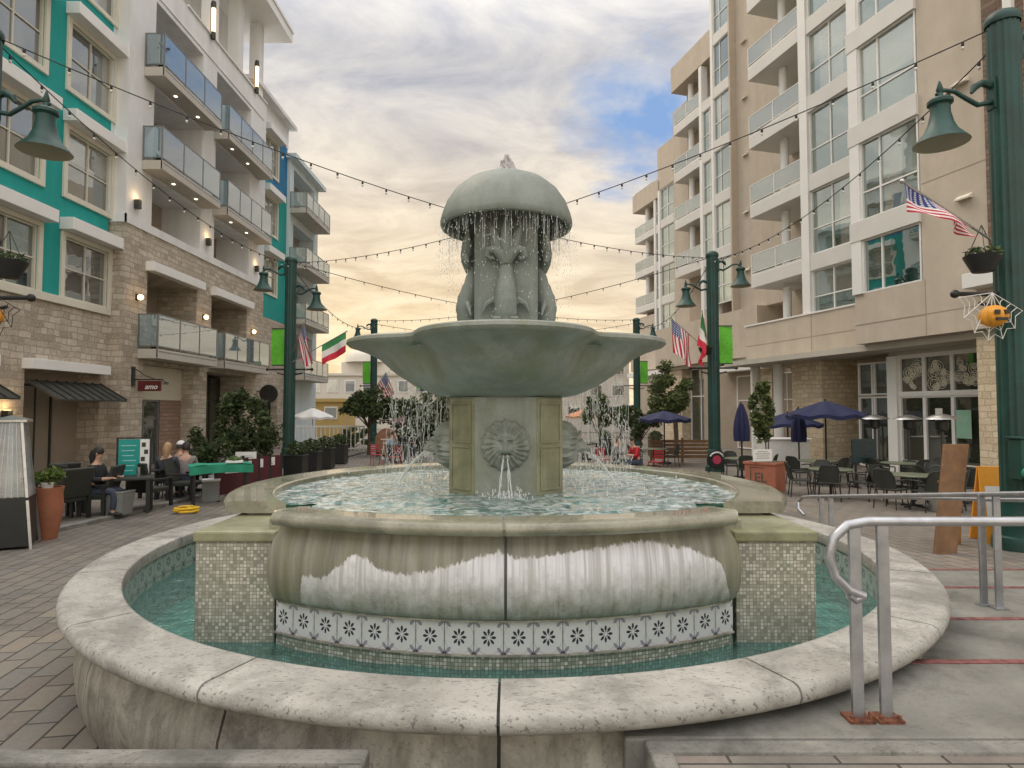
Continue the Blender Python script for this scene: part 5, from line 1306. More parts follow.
# ================================================================== cafe chairs, tables, umbrellas (right)
def wicker_chair():
    t = thing('wicker_chair', 'x', 'chair', (0,0,0)); k = RR
    b = MB(); b.box(-.24*k,.24*k,-.24*k,.22*k,.42*k,.455*k); b.build('seat', M['wicker'], t, bevel=.012)
    b = MB()
    def back(u, v, o): 
        a = (u-.5)*1.9; x = .27*sin(a)*k; y = (.02+.24*cos(a))*k + .10*k*v + o*k; top = .50+.40*sqrt(max(0,1-(abs(u-.5)*1.75)**4)) 
        return (x, y, (.47+(top-.47)*v)*k)
    b.grid(lambda u, v: back(u, v, 0), 14, 8); b.grid(lambda u, v: back(1-u, v, .02), 14, 8); b.build('backrest', M['wicker'], t)
    fr = MB(); fr.tube([back(i/16, 1, .01) for i in range(17)], .016*k, 6); fr.build('back_frame', M['black'], t)
    for sx in (-1,1):
        b = MB(); b.tube([(sx*.25*k,.16*k,.66*k),(sx*.275*k,-.05*k,.67*k),(sx*.265*k,-.22*k,.655*k),(sx*.25*k,-.24*k,.60*k),(sx*.24*k,-.23*k,.44*k)], .017*k, 6); b.build('armrest', M['wicker'], t)
        for sy in (-1,1):
            b = MB(); b.tube([(sx*.225*k, sy*.21*k, .43*k), (sx*.255*k, sy*.25*k, 0)], .015*k, 6); b.build('leg', M['black'], t)
    return t
def cafe_table():
    t = thing('cafe_table', 'x', 'table', (0,0,0)); k = RR
    b = MB(); b.lathe([(0,.715*k),(.52*k,.715*k),(.55*k,.725*k),(.55*k,.74*k),(.53*k,.75*k),(0,.75*k)], n=36); b.build('tabletop', plain('green_grey_tabletop', (.13,.15,.10), .35, .15, 4, .1), t)
    b = MB(); b.cyl((0,0,.04*k),(0,0,.715*k),.035*k); b.build('pedestal', M['black'], t)
    b = MB()
    for q in range(4): b.bar((0,0,.05*k), (.30*k*cos(q*pi/2+.4), .30*k*sin(q*pi/2+.4), .02*k), .05*k, .035*k)
    b.build('table_foot', M['black'], t); return t
CT = [(7.75,12.05,'round table beside the upright brown board',[(200,'left'),(255,'near left'),(300,'near right'),(35,'right'),(100,'far')]),
      (6.95,13.6,'round table right of the red tree planter',[(170,'left'),(245,'near'),(320,'right'),(80,'far')]),
      (9.15,12.7,'round table behind the orange sign',[(180,'left'),(250,'near'),(90,'far')]),
      (9.75,15.6,'round table in front of the shopfront doors',[(190,'left'),(270,'near'),(350,'right'),(110,'far')]),
      (8.05,16.4,'round table under the open navy umbrella',[(200,'left'),(280,'near'),(350,'right')]),
      (6.35,17.2,'round table beside the closed navy umbrella',[(100,'far'),(265,'near'),(340,'right')]),
      (4.9,21.5,'round table near the brown low fence',[(185,'left'),(0,'right')])]
t0 = c0 = None; rc = random.Random(5)
for (x, y, tl, ch) in CT:
    lab = 'green grey '+tl
    if t0 is None: t0 = cafe_table(); t0.location = (x*S, y*S, gz(y)*S); t0['label'] = lab; t0['group'] = 'round cafe tables'
    else: dup(t0, (x, y, gz(y)), rc.uniform(0,1), lab, 'round cafe tables')
    for a, side in ch:
        r = .62; aa = radians(a+rc.uniform(-8,8)); px_, py_ = x+r*cos(aa), y+r*sin(aa); rot = aa - pi/2 + rc.uniform(-.25,.25)
        lab = f'black wicker chair {side} of the {tl}'
        if c0 is None: c0 = wicker_chair(); c0.location = (px_*S, py_*S, gz(py_)*S); c0.rotation_euler[2] = rot; c0['label'] = lab; c0['group'] = 'black wicker cafe chairs'
        else: dup(c0, (px_, py_, gz(py_)), rot, lab, 'black wicker cafe chairs')
M['orange2'] = plain('faded_orange_canvas', (.55,.25,.13), .8, .1, 3, .2, 90)
def umbrella(x, y, lab, open_=True, R=1.12, ztop=2.02, zrim=1.66, m='navy', grp='navy cafe umbrellas'):
    g = gz(y); t = thing('umbrella', lab, 'umbrella', (x, y, g), .3, grp)
    b = MB(); b.cyl((0,0,0),(0,0,ztop+.05),.025); b.build('pole', M['black'] if m == 'navy' else M['steel'], t)
    b = MB(); b.cyl((0,0,0),(0,0,.08),.25,.22,20); b.build('base', M['black'], t)
    b = MB(); N = 8
    if open_:
        def fn(u, v):
            a = 2*pi*u; e = 1-.06*(.5-.5*cos(N*2*pi*u))*v; r = R*v*e; z = ztop-(ztop-zrim)*(v**1.15) + .03*v*cos(N*2*pi*u)
            return (r*cos(a), r*sin(a), z)
        b.grid(fn, 64, 10, wrap=True); b.grid(lambda u, v: (lambda q: (q[0]*1.002, q[1]*1.002, q[2]-.11*v))(fn(u, 1)), 64, 2, wrap=True)
        c_ = b.build('canopy', M[m], t)
        r_ = MB()
        for k in range(N): a = 2*pi*k/N; r_.bar((0,0,ztop-.30), (R*.5*cos(a), R*.5*sin(a), (ztop+zrim)/2-.02), .012, .012)
        r_.build('rib', M['black'], t)
    else:
        b.grid(lambda u, v: ((.03+.17*sin(pi*min(1, v*.62+.02))**.8)*(1+.22*cos(6*2*pi*u))*cos(2*pi*u), (.03+.17*sin(pi*min(1, v*.62+.02))**.8)*(1+.22*cos(6*2*pi*u))*sin(2*pi*u), ztop-1.05*v), 48, 10, wrap=True); b.build('canopy', M[m], t)
        b = MB(); b.lathe([(.165,ztop-.62),(.17,ztop-.60),(.165,ztop-.58)], n=20); b.build('tie_strap', M['navy'], t)
x, y, z = pt(825,400,18.2); umbrella(x, y, 'large open navy umbrella in front of the stone pier', True, 1.08, 2.22, 1.80)
x, y, z = pt(664,411,22.5); umbrella(x, y, 'open navy umbrella under the right street tree', True, .95, 1.92, 1.62)
x, y, z = pt(787,412,22); umbrella(x, y, 'open navy umbrella half hidden behind the closed ones', True, 1.15, 1.85, 1.45)
x, y, z = pt(741,405,17.6); umbrella(x, y, 'closed navy umbrella between the lamp post and the planter tree', False, 0, 2.12)
x, y, z = pt(798,412,19.5); umbrella(x, y, 'closed navy umbrella left of the large open one', False, 0, 2.0)
x, y, z = pt(313,409,31); umbrella(x, y, 'white open umbrella far off beside the left lamp post', True, 1.0, 2.05, 1.60, 'paper', 'far umbrellas')
def heater(x, y, lab):
    t = thing('patio_heater', lab, 'patio heater', (x, y, gz(y)), 0, 'mushroom patio heaters at the shopfront'); k = RR
    b = MB(); b.cyl((0,0,0),(0,0,.72*k),.21*k,.19*k,24); b.lathe([(.24*k,0),(.24*k,.05*k),(.2*k,.07*k)], n=24); b.build('tank_cover', M['bronze'], t)
    b = MB(); b.cyl((0,0,.7*k),(0,0,1.75*k),.04*k); b.build('pole', M['bronze'], t)
    b = MB(); b.lathe([(.09*k,1.72*k),(.15*k,1.76*k),(.16*k,1.98*k),(.12*k,2.02*k)], n=24); b.build('burner', M['black'], t)
    b = MB(); b.lathe([(.44*k,2.04*k),(.43*k,2.055*k),(.25*k,2.13*k),(.08*k,2.18*k),(0,2.19*k)], n=32); b.lathe([(.0,2.10*k),(.44*k,2.04*k)], n=32); b.build('reflector', M['steel'], t)
for px, d, lab in ((874,17.2,'patio heater with silver hood left of the white shopfront post'), (908,16.6,'patio heater with silver hood under the middle transom windows'), (941,13.9,'nearest patio heater with wide silver hood above the brown board')):
    heater((px-512)/620*d, d, lab)
# brown sandwich board, orange sign, bin, screen, counter
x, y = 5.62, 8.0; g = gz(y)
t = thing('sandwich_board', 'tall brown wooden sandwich board seen from behind', 'sandwich board', (x, y, g), .12); k = 1
b = MB(); b.add([(-.44,-.22,0),(-.13,-.22,0),(.33,.04,1.34),(-.03,.04,1.34),(-.44,-.19,0),(-.13,-.19,0),(.33,.07,1.34),(-.03,.07,1.34)], [(0,1,2,3),(7,6,5,4),(0,4,5,1),(1,5,6,2),(2,6,7,3),(3,7,4,0)]); b.build('front_board', M['wood'], t, bevel=.006)
b = MB(); b.bar((.16,.10,1.05),(.36,.36,0), .15, .03); b.build('strut', M['woodlight'], t)
b = MB(); b.bar((-.12,.05,.86),(.20,.09,.86), .04, .03); b.build('brace', M['wood'], t)
x, y = 6.62, 8.55; g = gz(y)
t = thing('folding_sign', 'orange and white folding sign standing behind the far handrail', 'sign', (x, y, g), -.25)
for sy in (-1,1):
    b = MB(); b.add([(-.24,sy*.22,0),(.24,sy*.22,0),(.20,sy*.03,1.02),(-.20,sy*.03,1.02),(-.24,sy*.22-.03*sy,0),(.24,sy*.22-.03*sy,0),(.20,sy*.03-.03*sy,1.02),(-.20,sy*.03-.03*sy,1.02)], [(0,1,2,3),(7,6,5,4),(0,4,5,1),(1,5,6,2),(2,6,7,3),(3,7,4,0)])
    p = b.build('sign_panel', M['orange'], t)
    if sy < 0:
        b = MB(); b.add([(-.17,-.182,.24),(.17,-.182,.24),(.16,-.085,.76),(-.16,-.085,.76)], [(0,1,2,3)]); b.build('white_panel', M['paper'], p)
x, y, z = pt(936,500,11.4); t = thing('litter_bin', 'small steel litter bin by the foot of the brown board', 'bin', (x, y, gz(y)))
b = MB(); b.lathe([(.15,0),(.16,.05),(.16,.50),(.13,.50),(.13,.42)], n=24); b.build('bin_body', M['steel'], t); b = MB(); b.lathe([(.17,.50),(.165,.56),(.12,.57)], n=24); b.build('rim', M['black'], t)
x, y, z = pt(862,446,15.6); t = thing('menu_screen', 'dark teal standing screen in front of the shopfront', 'screen', (x, y, gz(y)))
b = MB(); b.box(-.29,.29,-.03,.03,.62,1.22); b.build('screen_panel', plain('dark_teal_screen', (.012,.03,.035), .3), t, bevel=.01)
for sx in (-.2,.2): b = MB(); b.box(sx-.02,sx+.02,-.02,.02,0,.62); b.box(sx-.03,sx+.03,-.2,.2,0,.03); b.build('leg', M['black'], t)
x, y, z = pt(782,440,20.5); t = thing('serving_counter', 'white serving counter behind the planter tree', 'counter', (x, y, gz(y)))
b = MB(); b.box(-.75,.75,-.3,.3,.06,.98); b.build('counter_body', M['paper'], t, bevel=.01); b = MB(); b.box(-.8,.8,-.35,.35,.98,1.03); b.build('counter_top', M['roofwhite'], t, bevel=.01); b = MB(); b.box(-.7,.7,-.26,.26,0,.06); b.build('plinth', M['black'], t)
x, y, z = pt(682,445,23); t = thing('low_fence', 'brown low slatted fence behind the blue umbrella', 'fence', (x, y, gz(y)))
b = MB()
for i in range(5): b.box(-1.15,1.15,-.02,.02,.18+.14*i,.29+.14*i)
b.build('rail', M['wood'], t)
for sx in (-1.15,0,1.15): b = MB(); b.box(sx-.04,sx+.04,.02,.09,0,.92); b.build('post', M['wood'], t)
x, y, z = pt(716,460,18.9); t = thing('round_sign', 'round black sign with white ring and red centre at the lamp post foot', 'sign', (x, y, gz(y)))
b = MB(); b.cyl((0,0,.44),(0,.04,.44),.30,None,36); dsc = b.build('sign_disc', M['black'], t)
n_s = MB(); n_s.tube([(.225*cos(a*2*pi/40), -.004, .44+.225*sin(a*2*pi/40)) for a in range(3,18)], .024, 6); n_s.build('white_lettering', M['paper'], dsc)
b = MB(); b.cyl((0,-.006,.44),(0,0,.44),.13,None,24); b.build('red_emblem', plain('pink_red_emblem', (.48,.05,.10), .5), dsc)
b = MB(); b.bar((-.16,.05,.3),(-.2,.2,0),.03,.03); b.bar((.16,.05,.3),(.2,.2,0),.03,.03); b.build('stand', M['black'], t)
x, y, z = pt(697,468,16); t = thing('paper_cup', 'white paper cup on the paving by the lamp post', 'cup', (x, y, gz(y))); b = MB(); b.lathe([(0,0),(.05,0),(.07,.20),(.06,.20),(.045,.02)], n=16); b.build('cup_body', M['paper'], t); b = MB(); b.lathe([(.075,.2),(.07,.22),(0,.22)], n=16); b.build('lid', M['paper'], t)

# ================================================================== trees and plants
def crown(b, blobs, n, size, rng):
    for _ in range(n):
        c, r = rng.choice(blobs)
        d = Vector((rng.gauss(0,1), rng.gauss(0,1), rng.gauss(0,1))).normalized(); q = rng.random()**.45
        leaf(b, Vector(c)+Vector((d.x*r[0], d.y*r[1], d.z*r[2]))*q, size*rng.uniform(.4,1.6), rng)
def tree(loc, lab, w, h0, h1, mat, n, size, seed, trunk_r=.05, stems=1, nb=16, cat='tree', grp='trees and bushes on the plaza', name='street_tree', tall=1.):
    rg = random.Random(seed); t = thing(name, lab, cat, loc, 0, grp)
    cz, hz = (h0+h1)/2, (h1-h0)/2; blobs = []
    for i in range(nb):
        while True:
            q = Vector((rg.uniform(-1,1), rg.uniform(-1,1), rg.uniform(-1,1)))
            if .25 < q.length < 1: break
        s_ = rg.uniform(.20,.38); blobs.append(((q.x*w*.92, q.y*w*.92, cz+q.z*hz*.80), (w*s_, w*s_, hz*s_*1.0)))
    b = MB()
    for k in range(stems):
        ox = rg.uniform(-.06,.06)*(stems > 1); top = (ox*3, rg.uniform(-.1,.1)*w, cz-hz*.1)
        b.tube([(ox,0,0),(ox*1.5+.02*w,0,h0*.5),(ox*2,.02*w,h0),top], [trunk_r,trunk_r*.85,trunk_r*.7,trunk_r*.35], 8)
    for c, r in blobs[:9]:
        b.tube([(0,0,h0*.85+.1*hz),(c[0]*.5,c[1]*.5,(c[2]+h0)*.5+.1*hz),c], [trunk_r*.5,trunk_r*.32,trunk_r*.12], 6)
    b.build('trunk', M['bark'], t)
    b = MB(); crown(b, blobs, n, size, rg); b.build('crown', M[mat], t); return t
x, y, z = pt(243,440,15.2); tree((x,y,gz(y)), 'dark potted fig tree in front of the stone shop pier', .60, .55, 2.5, 'leaf_dark', 2600, .07, 11, .04, nb=20)
b = MB(); 
tt = thing('tree_tub', 'dark round tub holding the fig tree', 'planter', (x, y-.0, gz(y))); b.lathe([(.2,.0),(.27,.42),(.29,.44),(.25,.44),(.24,.38),(0,.37)], n=20); b.build('pot', M['bronze'], tt); b = MB(); b.lathe([(0,.385),(.235,.385)], n=16); b.build('soil', M['bark'], tt)
x, y, z = pt(369,440,27); tree((x,y,gz(y)), 'dense dark round tree in front of the distant left post', 1.42, 1.30, 3.0, 'leaf_dark', 5200, .085, 12, .08, nb=24)
x, y, z = pt(675,440,25.5); tree((x,y,gz(y)), 'olive green street tree above the open navy umbrella', 1.25, 1.55, 4.0, 'leaf_mid', 4600, .085, 13, .07, stems=3, nb=22)
x, y, z = pt(421,440,24); tree((x,y,gz(y)), 'slim dark tree seen through the left water veil', .75, .5, 2.6, 'leaf_dark', 2600, .08, 14, .05)
x, y, z = pt(598,440,30); tree((x,y,gz(y)), 'slim tree seen through the right water veil', .85, .7, 2.9, 'leaf_mid', 2400, .09, 15, .05)
x, y, z = pt(355,445,30); tree((x,y,gz(y)), 'low bush behind the dark planter boxes', .9, .1, 1.2, 'leaf_mid', 1600, .08, 16, .04)
x, y, z = pt(455,440,40); tree((x,y,gz(y)), 'distant leafy tree left of the pedestal', 2.0, .8, 3.4, 'leaf_dark', 2600, .15, 17, .1)
x, y, z = pt(620,440,44); tree((x,y,gz(y)), 'distant low tree before the white building', 1.7, .6, 2.4, 'leaf_dark', 2200, .14, 18, .1)
x, y, z = pt(437,440,33); tree((x,y,gz(y)), 'mid green street tree behind the left water veil', 1.2, 1.0, 3.3, 'leaf_mid', 2600, .11, 41, .08)
x, y, z = pt(404,440,36); tree((x,y,gz(y)), 'small round tree left of the left water veil', 1.0, .7, 2.6, 'leaf_dark', 2000, .11, 42, .07)
x, y, z = pt(640,440,30); tree((x,y,gz(y)), 'dark bushy tree beside the distant right lamp post', .95, .4, 2.3, 'leaf_dark', 2400, .09, 43, .06)
x, y, z = pt(590,430,36); umbrella(x, y, 'terracotta orange open umbrella beyond the right water veil', True, 1.5, 2.1, 1.6, 'orange2', 'far umbrellas')
x, y, z = pt(412,430,31); umbrella(x, y, 'dark red open umbrella beyond the left water veil', True, 1.2, 1.75, 1.35, 'redcloth', 'far umbrellas')
# planter tree
x, y = 6.05, 14.9; g = gz(y)
PT = thing('tree_planter', 'square terracotta red planter box with painted lettering', 'planter', (x, y, g), radians(47))
b = MB(); b.box(-.33,.33,-.36,.36,0,.64); b.box(-.36,.36,-.39,.39,.64,.70); b.build('planter_box', M['redplanter'], PT, bevel=.01)
b = MB(); b.box(-.31,.31,-.34,.34,.695,.706); b.build('soil', M['bark'], PT)
text('lettering', 'EL', .30, M['bark'], PT, (-.332, -.02, .33), (pi/2, 0, -pi/2), bold=.01)
b = MB(); b.box(-.336,-.331,.20,.225,.10,.58); b.box(-.336,-.331,-.10,.225,.56,.58); b.build('painted_frame', M['bark'], PT)
tree((x+.05, y+.05, g+.70), 'glossy leaved young tree growing in the red planter', .40, .38, 1.95, 'leaf_mid', 1500, .07, 19, .022, stems=2, nb=16)
t = thing('notice_board', 'white printed notice standing on the red planter', 'sign', (x-.16, y-.26, g+.70), radians(10))
b = MB(); b.box(-.24,.24,-.012,.012,.02,.30); p = b.build('board', M['paper'], t)
b = MB()
for i, w in enumerate((.13,.19,.15,.17)): b.box(-w,w,-.0145,-.013,.24-.05*i,.255-.05*i)
b.build('print', M['greybin'], p); b = MB(); b.box(-.2,-.17,-.01,.01,0,.03); b.box(.17,.2,-.01,.01,0,.03); b.build('foot', M['black'], t)
# ================================================================== left terrace
def pot_plant(loc, lab, potm, r, h, fol, fr, fh, n, size, seed, name='potted_plant', grp='potted plants on the left terrace', tall=False):
    t = thing(name, lab, 'plant', loc, 0, grp); rg = random.Random(seed)
    b = MB()
    pr = [(r*.62,0),(r*.80,h*.25),(r,h*.62),(r*.93,h*.88),(r*1.02,h),(r*.88,h),(r*.82,h*.92),(0,h*.92)] if tall else [(r*.75,0),(r*.95,h*.8),(r*1.02,h*.82),(r*1.02,h),(r*.9,h),(r*.88,h*.9),(0,h*.9)]
    b.lathe(pr, n=24); b.build('pot', M[potm], t)
    b = MB(); blobs = [((rg.uniform(-.5,.5)*fr, rg.uniform(-.5,.5)*fr, h+fh*rg.uniform(.3,.8)), (fr*.55,fr*.55,fh*.4)) for _ in range(8)]
    crown(b, blobs, n, size, rg)
    b.build('foliage', M[fol], t)
    b = MB()
    for k in range(5): c = blobs[k][0]; b.tube([(0,0,h*.85),(c[0]*.4,c[1]*.4,(h+c[2])/2),c], [.02,.014,.006], 5)
    b.build('stem', M['bark'], t); return t
# pyramid heater
x, y = -6.56, 8.15; t = thing('pyramid_heater', 'tall glass pyramid patio heater with steel legs at the left edge', 'patio heater', (x, y, gz(y)), radians(28))
hb, hc, zb, zt = .26, .155, .66, 1.66
b = MB(); b.add([(-hb,-hb,.04),(hb,-hb,.04),(hb,hb,.04),(-hb,hb,.04),(-hb*.93,-hb*.93,zb),(hb*.93,-hb*.93,zb),(hb*.93,hb*.93,zb),(-hb*.93,hb*.93,zb)], [(0,3,2,1),(4,5,6,7),(0,1,5,4),(1,2,6,5),(2,3,7,6),(3,0,4,7)]); b.build('base_box', M['black'], t)
for sx in (-1,1):
    for sy in (-1,1): b = MB(); b.bar((sx*(hb+.03),sy*(hb+.03),0),(sx*hc*.8,sy*hc*.8,zt), .03, .03); b.build('leg', M['steel'], t)
b = MB(); b.tube([(0,0,zb),(0,0,zt)], .05, 16); b.build('glass_tube', M['bglassR'], t)
b = MB()
for sx, sy in ((1,0),(-1,0),(0,1),(0,-1)):
    for q in range(-3,4):
        f = q/3.6
        pa = (sx*hb*.9 + (sy != 0)*f*hb*.9, sy*hb*.9 + (sx != 0)*f*hb*.9, zb); pb = (sx*hc*.75 + (sy != 0)*f*hc*.75, sy*hc*.75 + (sx != 0)*f*hc*.75, zt); b.bar(pa, pb, .006, .006)
b.build('guard', M['galv'], t)
b = MB()
for sx, sy in ((1,0),(-1,0),(0,1),(0,-1)):
    u = (-sy, sx); b.add([(sx*hb*.88+u[0]*hb*.85, sy*hb*.88+u[1]*hb*.85, zb+.01),(sx*hb*.88-u[0]*hb*.85, sy*hb*.88-u[1]*hb*.85, zb+.01),(sx*hc*.72-u[0]*hc*.7, sy*hc*.72-u[1]*hc*.7, zt),(sx*hc*.72+u[0]*hc*.7, sy*hc*.72+u[1]*hc*.7, zt)], [(0,1,2,3)])
b.build('glass_panel', clearglass('heater_glass', (.80,.86,.88), .12), t)
b = MB(); b.add([(-.19,-.19,zt),(.19,-.19,zt),(.19,.19,zt),(-.19,.19,zt),(0,0,zt+.06),(-.19,-.19,zt-.03),(.19,-.19,zt-.03),(.19,.19,zt-.03),(-.19,.19,zt-.03)], [(0,1,4),(1,2,4),(2,3,4),(3,0,4),(5,6,1,0),(6,7,2,1),(7,8,3,2),(8,5,0,3),(8,7,6,5)]); b.build('cap', M['steel'], t)
x, y = -6.50, 8.75; pot_plant((x,y,gz(y)), 'tall glazed terracotta jar right of the pyramid heater', 'terracotta', .185, .72, 'leaf_bright', .17, .10, 60, .04, 3, tall=True)
pot_plant((x+.0,y-.02,gz(y)+.68), 'small leafy plant in a white pot on top of the terracotta jar', 'paper', .08, .11, 'leaf_bright', .20, .17, 150, .055, 4)
# black furniture
def lounge_chair():
    t = thing('garden_armchair', 'x', 'armchair', (0,0,0)); k = RR
    b = MB(); b.box(-.29*k,.29*k,-.30*k,.28*k,.34*k,.44*k); b.build('seat', M['wicker'], t, bevel=.02)
    b = MB(); b.add([(-.30*k,.24*k,.44*k),(.30*k,.24*k,.44*k),(.30*k,.40*k,1.02*k),(-.30*k,.40*k,1.02*k),(-.30*k,.31*k,.42*k),(.30*k,.31*k,.42*k),(.30*k,.46*k,1.0*k),(-.30*k,.46*k,1.0*k)], [(0,1,2,3),(7,6,5,4),(0,4,5,1),(1,5,6,2),(2,6,7,3),(3,7,4,0)]); b.build('backrest', M['wicker'], t, bevel=.02)
    for sx in (-1,1):
        b = MB(); b.box(sx*.31*k-.035*k, sx*.31*k+.035*k, -.32*k, .34*k, .60*k, .65*k); b.build('armrest', M['black'], t, bevel=.008)
        for sy in (-.29,.29): b = MB(); b.box(sx*.31*k-.03*k, sx*.31*k+.03*k, sy*k-.03*k, sy*k+.03*k, 0, .60*k); b.build('leg', M['black'], t)
    return t
ac = None
for px, d, rot, lab in ((66,10.2,-1.9,'black garden armchair right behind the terracotta jar'), (84,11.3,2.6,'black garden armchair at the back of the first dark table'), (60,11.6,-2.2,'black garden armchair against the shop wall under the awning'), (98,10.68,-1.4,'black garden armchair holding the dark haired person'), (152,11.7,2.9,'black garden armchair beyond the teal menu board'), (188,12.9,1.6,'black garden armchair nearest the green covered stall')):
    x = (px-512)/620*d
    if ac is None: ac = lounge_chair(); ac.location = (x*S, d*S, (gz(d)+.05)*S); ac.rotation_euler[2] = rot; ac['label'] = lab; ac['group'] = 'black armchairs on the left terrace'
    else: dup(ac, (x, d, gz(d)+.05), rot, lab, 'black armchairs on the left terrace')
def long_table(x, y, rot, L, lab):
    t = thing('dining_table', lab, 'table', (x, y, gz(y)+.05), rot, 'dark dining tables on the left terrace')
    b = MB(); b.box(-L/2,L/2,-.33,.33,.58,.62); b.build('tabletop', M['wicker'], t, bevel=.006)
    for sx in (-1,1):
        for sy in (-1,1): b = MB(); b.box(sx*(L/2-.08)-.03, sx*(L/2-.08)+.03, sy*.27-.03, sy*.27+.03, 0, .58); b.build('leg', M['black'], t)
    return t
x1, y1 = (118-512)/620*10.9, 10.9; long_table(x1, y1, .5, 1.15, 'dark dining table behind the grey bin')
x2, y2 = (176-512)/620*13.4, 13.4; long_table(x2, y2, 1.1, 1.3, 'dark dining table with the blond and capped diners')
for i, (dx, dy, h, r, m, lab) in enumerate(((-.2,.05,.13,.035,'paper','white mug on the table behind the grey bin'),(.05,-.1,.03,.12,'paper','white plate on the table behind the grey bin'),(.3,.08,.16,.03,'steel','steel bottle on the table behind the grey bin'),(-.38,-.05,.09,.05,'greybin','grey bowl on the table behind the grey bin'))):
    o = MB(); o.lathe([(0,0),(r*.85,0),(r,h*.3),(r,h),(r*.9,h),(r*.85,h*.2),(0,h*.15)] if h > .05 else [(0,0),(r*.6,0),(r,h),(r*.95,h),(r*.55,.008),(0,.008)], n=16)
    ob = o.build('tableware', M[m], None, (x1+dx, y1+dy*.8+dx*.3, gz(y1)+.05+.62)); tag(ob, lab, 'tableware', 'things on the terrace tables')
# teal menu board
x, y, z = pt(134,500,11.3); t = thing('menu_stand', 'teal menu stand with a white photo strip on a thin black frame', 'menu stand', (x, y, gz(y)), .35)
b = MB(); b.box(-.22,.12,-.012,.012,.62,1.32); p = b.build('menu_panel', M['tealboard'], t)
b = MB()
for i in range(6): b.box(-.18+.01*i,.06-.02*(i % 3),-.0145,-.0125,1.20-.09*i,1.215-.09*i)
b.build('menu_print', plain('pale_teal_print', (.35,.62,.58), .5), p)
b = MB(); b.box(.121,.27,-.012,.012,.62,1.32); p = b.build('photo_strip', M['paper'], t)
b = MB()
for i, (dx, c) in enumerate(((0,0),(.04,1),(.0,0),(.05,1),(.01,0))): b.box(.135+dx,.20+dx,-.0145,-.0125,.66+.13*i,.74+.13*i)
b.build('photo', M['bronze'], p)
b = MB()
for sx in (-.24,.29): b.box(sx-.014,sx+.014,-.014,.014,.03,1.35); b.box(sx-.014,sx+.014,-.2,.2,0,.03)
b.box(-.24,.29,-.01,.01,1.33,1.355); b.box(-.24,.29,-.01,.01,.59,.615); b.box(-.24,.29,-.012,.012,.005,.028); b.build('frame', M['black'], t)
x, y, z = pt(121,500,10.7); t = thing('planter_pot', 'plain grey square tub at the foot of the menu stand', 'planter', (x, y, gz(y)+.05))
b = MB(); b.add([(-.15,-.15,0),(.15,-.15,0),(.15,.15,0),(-.15,.15,0),(-.185,-.185,.40),(.185,-.185,.40),(.185,.185,.40),(-.185,.185,.40)], [(0,3,2,1),(0,1,5,4),(1,2,6,5),(2,3,7,6),(3,0,4,7)]); b.box(-.19,.19,-.19,.19,.38,.41); b.build('tub', M['greybin'], t, bevel=.01); b = MB(); b.box(-.16,.16,-.16,.16,.41,.415); b.build('lid', M['bronze'], t)
# green covered stall
x, y, z = pt(222,470,12.6); t = thing('market_stall', 'trestle stall covered with a green cloth in front of the bushes', 'stall', (x, y, gz(y)), .55)
b = MB(); b.box(-.55,.55,-.22,.22,.72,.75); b.build('tabletop', M['black'], t)
b = MB(); b.grid(lambda u, v: (-.58+1.16*u, -.25+.5*v, .765+.05*abs(u-.5)*sin(9*u)**2+.03*sin(7*v+3*u)), 24, 10); b.grid(lambda u, v: (-.58+1.16*u, -.25-.02*sin(18*u)*v, .765+.03*sin(3*u)-.16*v), 24, 5); b.build('cloth', M['greencloth'], t)
for sx in (-.48,.48): 
    for sy in (-.17,.17): b = MB(); b.box(sx-.02,sx+.02,sy-.02,sy+.02,0,.72); b.build('leg', M['black'], t)
x, y, z = pt(213,487,12.9); t = thing('storage_box', 'pale plastic box under the green covered stall', 'box', (x, y, gz(y)), .4); b = MB(); b.box(-.16,.16,-.13,.13,0,.42); b.build('box_body', M['greybin'], t, bevel=.015); b = MB(); b.box(-.175,.175,-.145,.145,.42,.46); b.build('lid', M['paper'], t, bevel=.01)
t = thing('salad_tray', 'leafy greens in a white tray on the green covered stall', 'tray', (pt(232,470,12.55)[0], 12.72, gz(12.6)+.80), .3); b = MB(); b.box(-.16,.16,-.10,.10,0,.05); b.build('tray', M['paper'], t, bevel=.01); b = MB(); leafquads(b, (0,0,.08), (.14,.09,.05), 90, .035, random.Random(9)); b.build('greens', M['leaf_bright'], t)
# dark red barrier panels with white cards
bp = None
for i, (px, d) in enumerate(((233,13.2),(246,14.0),(258,14.8),(270,15.6))):
    x = (px-512)/620*d; lab = ('dark red barrier panel next to the green stall', 'dark red barrier panel under the white sign', 'dark red barrier panel third from the green stall', 'dark red barrier panel nearest the lamp post')[i]
    if bp is None:
        bp = thing('barrier_panel', lab, 'barrier', (x, d, gz(d)), .9, 'dark red barrier panels')
        b = MB(); b.box(-.34,.34,-.015,.015,.12,.80); b.build('panel', M['redcloth'], bp)
        b = MB(); b.box(-.15,.15,-.021,-.016,.56,.76); c = b.build('card', M['paper'], bp); b = MB(); b.box(-.10,.06,-.024,-.022,.64,.66); b.box(-.04,.09,-.024,-.022,.60,.615); b.build('print', M['redcloth'], c)
        for sx in (-.34,.34): b = MB(); b.box(sx-.02,sx+.02,-.02,.02,0,.86); b.box(sx-.03,sx+.03,-.15,.15,0,.03); b.build('post', M['black'], bp)
    else: dup(bp, (x, d, gz(d)), .9, lab)
x, y, z = pt(247,463,14.6); t = thing('white_sign', 'white wide sign board above the red barrier panels', 'sign', (x, y, gz(y)), .2)
